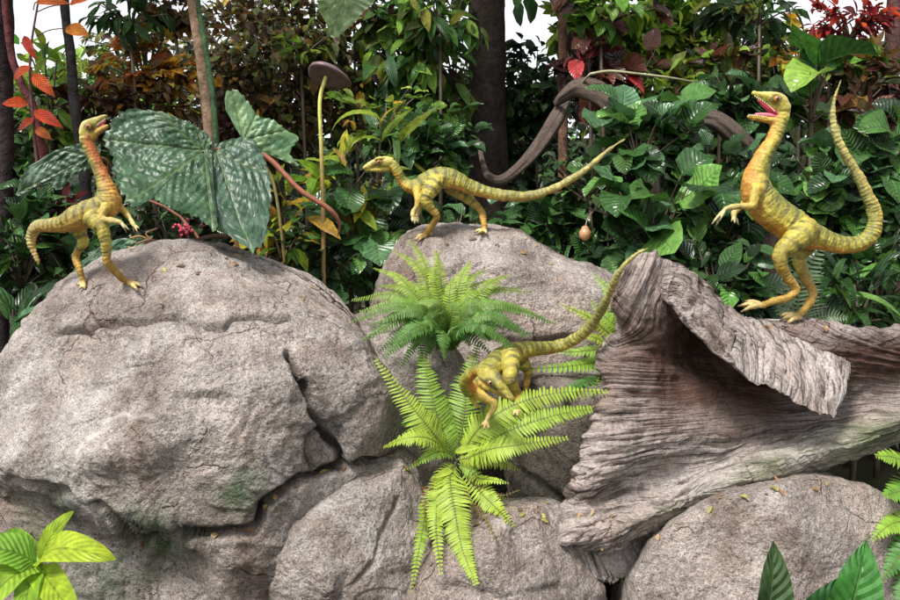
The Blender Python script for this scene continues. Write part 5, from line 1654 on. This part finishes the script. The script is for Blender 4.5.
# --- right dinosaur, standing on the driftwood lip, mouth open
YR = hit(795, 322, 'wood', 2.1)
dA = hit(752, 312, 'wood', YR) - YR
s4 = [
 ('spine', 'spine', [(783, 112, 0, 7), (780, 122, 0, 7.6), (774, 138, 0, 8), (763, 158, 0, 10), (756, 176, 0, 13.5), (757, 192, 0, 17), (767, 207, 0, 18.5), (784, 220, 0, 18.5), (802, 232, 0, 17), (818, 238, 0, 13), (832, 242.5, 0, 10.5), (846, 245, 0, 9.2), (860, 243.5, 0, 8.6),
                     (870, 236, 0, 8.2), (875, 221, 0, 7.4), (872, 205, 0, 6.8), (866, 192, 0, 6.2), (857, 174, 0, 5.5), (846, 156, 0, 4.7), (837, 137, 0, 4.0), (833, 118, 0, 3.2), (834, 100, .0, 2.3), (838, 88, 0, 1.5), (841, 80, 0, .8)]),
 ('head', 'head', [(784, 110, 0, 7.5), (779, 102, 0, 8), (772, 98.5, 0, 6.6), (764, 96, 0, 4.3), (757, 94, 0, 3.1), (753, 93, 0, 2.0)]),
 ('cheek', 'head', [(783, 118, 0, 6.8), (780, 112, 0, 5.6), (775, 107, 0, 4.2), (767, 102, 0, 2.6), (758, 97, 0, 2)]),
 ('brow', 'head', [(781, 96.5, -.010, 2), (775, 94.8, -.012, 2.4), (769, 94.2, -.008, 1.6)]),
 ('jaw', 'jaw', [(783, 119, 0, 5.8), (776, 121, 0, 4.2), (766, 119.5, 0, 3.2), (756, 117.8, 0, 2.6), (748, 116.5, 0, 1.8)]),
 ('thigh', 'leg', [(808, 228, -.03, 14), (799, 237, -.045, 13.5), (788, 246, -.052, 11), (780, 254, -.058, 8.2), (781, 264, -.058, 7.2), (788, 278, -.05, 5.4), (796, 290, -.045, 4.2), (788, 297, -.05, 4.2), (774, 301, -.05 + dA * .5, 3.9), (762, 305, -.04 + dA, 3.6)]),
 ('thigh', 'leg', [(810, 232, .03, 12), (805, 246, .045, 10), (799, 257, .05, 8), (802, 269, .045, 6.8), (808, 282, .04, 5.2), (813, 293, .035, 4.4), (809, 303, .02, 4.2), (803, 311, .0, 4), (798, 317, .0, 3.8)]),
 ('arm', 'arm', [(758, 188, -.045, 6.2), (754, 198, -.055, 5), (752, 206, -.06, 4), (742, 206.5, -.065, 3.4), (732, 207, -.07, 3), (725, 209, -.07, 2.8)]),
 ('arm', 'arm', [(752, 190, .035, 5.5), (746, 200, .04, 4.2), (741, 207, .04, 3.4), (735, 212, .035, 2.8), (734, 216, .03, 2.4)]),
 ('shoulder', 'spine', [(760, 180, -.02, 10), (758, 190, -.03, 9)]),
]
digits(s4, (725, 209, -.07), [(711.5, 224.5, -.075), (715, 228, -.065), (720, 221, -.085)], 'finger', 1.8)
digits(s4, (734, 216, .03), [(735, 224, .02), (739, 225, .035), (731, 222, .03)], 'finger', 1.6)
digits(s4, (762, 305, -.04 + dA), [(738, 306, -.04 + dA), (741, 312, -.07 + dA), (745, 301.5, .0 + dA)], 'toe', 2.9)
digits(s4, (799, 317, 0), [(780, 320.5, -.02), (787, 324, -.055), (780, 315.5, .025)], 'toe', 3.1)
d4 = dino('tall yellow-green dinosaur with gaping mouth standing on the driftwood', s4, YR, 1, None, loc=P(795, 322, YR), seed=4, throat=.22, stripe=.95, eyepts=((776.6, 98.8, -.0165, 3.0), (776.6, 98.8, .0165, 3.0)))
for sg in (-1, 1):
    eye(d4, 776.6, 98.8, YR + sg * .0165, 3.0, YR)
tubepart(d4, 'mouth_lining', [(780, 114, 0, 4.2), (774, 111.5, 0, 3.6), (766, 107, 0, 2.3), (758, 100, 0, 1.3)], YR, M_WET, (.42, .03, .06))
tubepart(d4, 'tongue', [(779, 117, 0, 2.8), (771, 115.6, 0, 2.5), (762, 114.6, 0, 2.0), (755, 114.3, 0, 1.2)], YR, M_WET, (.60, .16, .20))
teeth(d4, [(755, 95.5, -.006), (762, 100, -.008), (769, 105, -.010), (774, 110, -.012)], YR, 12, 1.8, 1)
teeth(d4, [(749, 115.5, -.005), (757, 116, -.007), (766, 117.5, -.009)], YR, 10, 1.6, -1)

# --- left dinosaur on the huge boulder, looking up
YL = hit(128, 284, 'huge', 2.15)
dB = hit(83, 286, 'huge', YL + .05) - YL
if abs(dB) > .25: dB = .1
s1 = [
 ('spine', 'spine', [(87, 134, 0, 7.5), (88, 143, 0, 7.4), (92, 153, 0, 6.8), (98, 166, 0, 6.8), (103, 178, 0, 7.8), (107, 190, 0, 10.5), (108, 202, 0, 14), (100, 210, 0, 15), (90, 213, .005, 14.5), (80, 217, .01, 14), (71, 221, .02, 12), (62, 224, .03, 9.2), (52, 225, .04, 7.6),
                     (42, 225.5, .05, 6.6), (35, 228, .055, 6), (31.5, 236, .06, 5.3), (31.5, 245, .06, 4.4), (34, 253, .06, 3.4), (37, 259, .06, 2.2), (38.5, 264, .06, 1.0)]),
 ('head', 'head', [(86, 135, 0, 7), (87.5, 128, 0, 7.2), (93, 124, 0, 6), (98, 120.5, 0, 4.2), (103, 117.6, 0, 2.8), (106, 116, 0, 1.6)]),
 ('brow', 'head', [(85, 124.5, -.009, 1.8), (89, 121.5, -.011, 2.1), (94, 119.5, -.008, 1.4)]),
 ('jaw', 'jaw', [(90, 139, 0, 5), (96, 133.5, 0, 3.8), (102, 129, 0, 3), (107.5, 126, 0, 1.7)]),
 ('thigh', 'leg', [(76, 222, .05, 10), (80, 233, .055, 7.6), (82.5, 242, .055, 5.8), (79, 250, .06, 4.6), (75.5, 257, .065, 4.2), (79, 268, dB * .6 + .02, 3.8), (82, 278, dB, 3.5), (83, 284, dB, 3.6)]),
 ('thigh', 'leg', [(93, 217, -.045, 11.5), (101, 227, -.055, 8.6), (105, 238, -.06, 6.6), (106, 251, -.055, 5.0), (107.5, 262, -.05, 4.5), (115, 271, -.03, 4.2), (122, 278, -.01, 4), (128, 282, 0, 3.8)]),
 ('arm', 'arm', [(106, 206, -.04, 5.5), (102, 214, -.055, 4.2), (103, 219, -.06, 3.4), (112, 220.5, -.065, 2.9), (121, 222.5, -.07, 2.5)]),
 ('arm', 'arm', [(115, 202, .02, 5.5), (121, 208, .025, 4), (126, 213, .02, 3.2), (130, 219, .01, 2.7), (133.5, 225, 0, 2.4)]),
]
digits(s1, (121, 222.5, -.07), [(130.5, 231.5, -.08), (127, 233.5, -.07), (124.5, 229, -.085)], 'finger', 1.5)
digits(s1, (133.5, 225, 0), [(138, 233, -.01), (134, 233.5, .01), (139.5, 229, 0)], 'finger', 1.5)
digits(s1, (129, 283, 0), [(143, 287, -.02), (138, 290.5, -.05), (140, 282.5, .02)], 'toe', 2.6)
digits(s1, (83, 284, dB), [(80, 289, dB - .03), (85, 289, dB - .03), (77, 286, dB - .01)], 'toe', 2.3)
d1 = dino('yellow-green dinosaur with raised snout standing on the huge left boulder', s1, YL, -1, None, loc=P(128, 286, YL), seed=14, throat=1.35, base_col=(np.array((.43, .28, .05)), np.array((.25, .21, .04))), stripe=1, eyepts=((88.6, 126.6, -.016, 2.8), (88.6, 126.6, .016, 2.8)))
for sg in (-1, 1):
    eye(d1, 88.6, 126.6, YL + sg * .0160, 2.8, YL)
tubepart(d1, 'mouth_lining', [(90, 133, 0, 3.2), (96, 128.4, 0, 2.9), (102, 123.6, 0, 2), (105.5, 120.5, 0, 1)], YL, M_WET, (.45, .05, .07))
tubepart(d1, 'tongue', [(93, 132, 0, 2.2), (99, 127.6, 0, 1.9), (104, 124.4, 0, 1.2)], YL, M_WET, (.62, .2, .22))
teeth(d1, [(97, 124.5, -.009), (101, 121.5, -.007), (105, 118.5, -.005)], YL, 8, 1.3, 1)

# --- second dinosaur walking over the back boulder
Y2 = hit(425, 238, 'grey-pink', 2.6)
dC = hit(484, 232, 'grey-pink', Y2) - Y2
if abs(dC) > .3: dC = .05
s2 = [
 ('spine', 'spine', [(388, 163, -.01, 6), (393, 166, -.01, 6), (398, 173, -.01, 5.6), (403, 181, 0, 5.8), (410, 186.5, 0, 7.2), (418, 186.5, 0, 9.6), (428, 182, 0, 11.6), (439, 178, 0, 12), (450, 178.5, 0, 11.4), (460, 182, 0, 9.5), (472, 187.5, 0, 7.8), (490, 193, 0, 6.7), (512, 196.3, 0, 5.9), (533, 195, 0, 5.4), (553, 188.5, 0, 4.7),
                     (573, 178, .0, 3.8), (592, 164.5, 0, 2.9), (609, 149.5, 0, 2.0), (625, 139, 0, .9)]),
 ('head', 'head', [(391, 163.5, -.01, 6), (384, 162.5, -.01, 6.2), (376, 163.5, -.01, 5), (369, 166, -.01, 3.4), (364, 168, -.01, 2)]),
 ('brow', 'head', [(384, 158.2, -.025, 1.6), (379.5, 158, -.027, 1.9), (375, 159.4, -.022, 1.3)]),
 ('jaw', 'head', [(390, 168, -.01, 4), (383, 169, -.01, 3.3), (374, 169.6, -.01, 2.4), (366, 169.6, -.01, 1.5)]),
 ('thigh', 'leg', [(436, 182, -.04, 10), (429, 192, -.055, 8.6), (426.5, 200, -.06, 7), (431, 208, -.055, 5.2), (437, 216, -.05, 4.2), (433, 224, -.03, 3.7), (428, 231, -.01, 3.4), (425, 236.5, 0, 3.2)]),
 ('thigh', 'leg', [(450, 184, .04, 10), (458, 191, .05, 8), (466, 197, .05, 6.4), (474, 204, .05, 4.8), (481, 211, .05, 4.1), (483, 219, .5 * dC + .02, 3.5), (484.5, 226, dC, 3.2), (484, 231, dC, 3.1)]),
 ('arm', 'arm', [(417, 190, -.03, 5), (418, 198, -.045, 3.8), (417, 205, -.05, 3), (413.5, 211, -.05, 2.6), (413, 216, -.05, 2.3)]),
 ('arm', 'arm', [(412, 190, .03, 4), (421, 202, .04, 3), (419, 210, .04, 2.5), (417, 216, .035, 2.1)]),
]
digits(s2, (413, 216, -.05), [(415, 224, -.055), (417.5, 222.5, -.05), (412, 222, -.06)], 'finger', 1.4)
digits(s2, (417, 216, .035), [(418, 223, .03), (420, 222, .04)], 'finger', 1.3)
digits(s2, (425, 236.5, 0), [(413.5, 240.5, -.02), (418, 241.5, -.05), (416, 237.5, .02)], 'toe', 2.2)
digits(s2, (484, 231, dC), [(474, 232.5, dC - .02), (478, 234, dC - .05), (487, 234, dC - .04)], 'toe', 2.1)
d2 = dino('yellow striped dinosaur striding left over the grey-pink boulder', s2, Y2, 1, None, loc=P(425, 239, Y2), seed=24, throat=.3, eyepts=((379.2, 162, -.0275, 2.5), (379.2, 162, .0075, 2.5), (374, 164, -.024, 1.8)))
for sg in (-1, 1):
    eye(d2, 379.2, 162, Y2 - .01 + sg * .0175, 2.5, Y2)

# --- third dinosaur crouching among the ferns
Y3 = 1.98
s3 = [
 ('spine', 'spine', [(486, 372, -.205, 6.8), (478, 370, -.19, 6.6), (470, 374, -.165, 6.8), (466, 383, -.13, 7.5), (470, 389, -.09, 9.2), (479, 383, -.05, 12), (489, 371, -.01, 13.5), (500, 361, .04, 13.5), (510, 354.5, .08, 12), (521, 350.5, .11, 10), (533, 348.6, .13, 8.4), (547, 347.8, .145, 7.4), (561, 345.3, .155, 6.8), (575, 339, .13, 6.3), (588, 329, .09, 5.8),
                     (597, 317, .04, 5.2), (605, 303, .0, 4.6), (612, 287, -.04, 3.9), (620, 271, -.07, 3.2), (630, 259, -.085, 2.5), (640, 252, -.09, 1.8), (648, 248, -.09, 1.0)]),
 ('head', 'head', [(484, 372.5, -.20, 8.2), (491, 377, -.22, 8.8), (498, 383.5, -.235, 7.0), (505, 391, -.24, 4.8), (510.5, 397, -.245, 3.2), (514, 401, -.245, 2)]),
 ('brow', 'head', [(492, 372, -.225, 2.2), (497, 377.5, -.23, 2.2)]),
 ('jaw', 'jaw', [(482, 382, -.20, 5.5), (490, 387, -.215, 4.6), (499, 392.5, -.225, 3.2), (508, 398.5, -.23, 1.8)]),
 ('thigh', 'leg', [(510, 356, .03, 11.5), (511, 368, -.02, 9.5), (510, 378, -.05, 7.5), (514, 387, -.04, 5.6), (518, 395, -.03, 4.6), (518, 403, -.05, 3.8), (517, 410, -.06, 3.4)]),
 ('thigh', 'leg', [(518, 355, .12, 9), (525, 366, .13, 6.5), (528, 371, .13, 5), (527, 381, .13, 4), (526, 390, .12, 3.4), (525, 398, .11, 3.2)]),
 ('arm', 'arm', [(476, 392, -.09, 7), (485, 398, -.11, 5.4), (494, 403, -.125, 4.4), (492, 411, -.13, 3.6), (488, 418, -.13, 3.0), (486, 422, -.13, 2.8)]),
 ('arm', 'arm', [(470, 391, -.07, 5), (473, 399, -.05, 3.8), (477, 407, -.04, 2.6)]),
]
digits(s3, (486, 422, -.13), [(484, 430, -.14), (489, 430, -.135), (481, 427, -.13)], 'toe', 1.9)
digits(s3, (517, 410, -.06), [(513, 416, -.08), (518, 417, -.08), (522, 414, -.07)], 'toe', 2)
digits(s3, (525, 398, .11), [(521, 403, .09), (526, 404, .09)], 'toe', 1.9)
d3 = dino('yellow-green dinosaur crouching head-down among the lime fern fronds', s3, Y3, 1, None, loc=P(515, 415, Y3), seed=34, throat=.9, neckflip=.2, eyepts=((490.5, 382.5, -.238, 4.0), (499.5, 377.5, -.232, 3.6), (496, 387, -.24, 2.8), (486, 380, -.22, 2.2)))
eye(d3, 490.5, 382.5, Y3 - .238, 3.0)
eye(d3, 499.5, 377.5, Y3 - .232, 2.8)


GROUPS = {'dinosaur': 'dinosaurs on the rocks', 'boulder': 'boulders of the rock pile', 'fern': 'ferns among the boulders', 'tree': 'trees and canes behind the rocks'}
for o in SC.objects:
    if o.parent is None and 'category' in o:
        if o['category'] in GROUPS:
            o['group'] = GROUPS[o['category']]
        elif o['category'] == 'shrub':
            o['group'] = o.name.split('.')[0].replace('_', ' ') + 's in the planting'
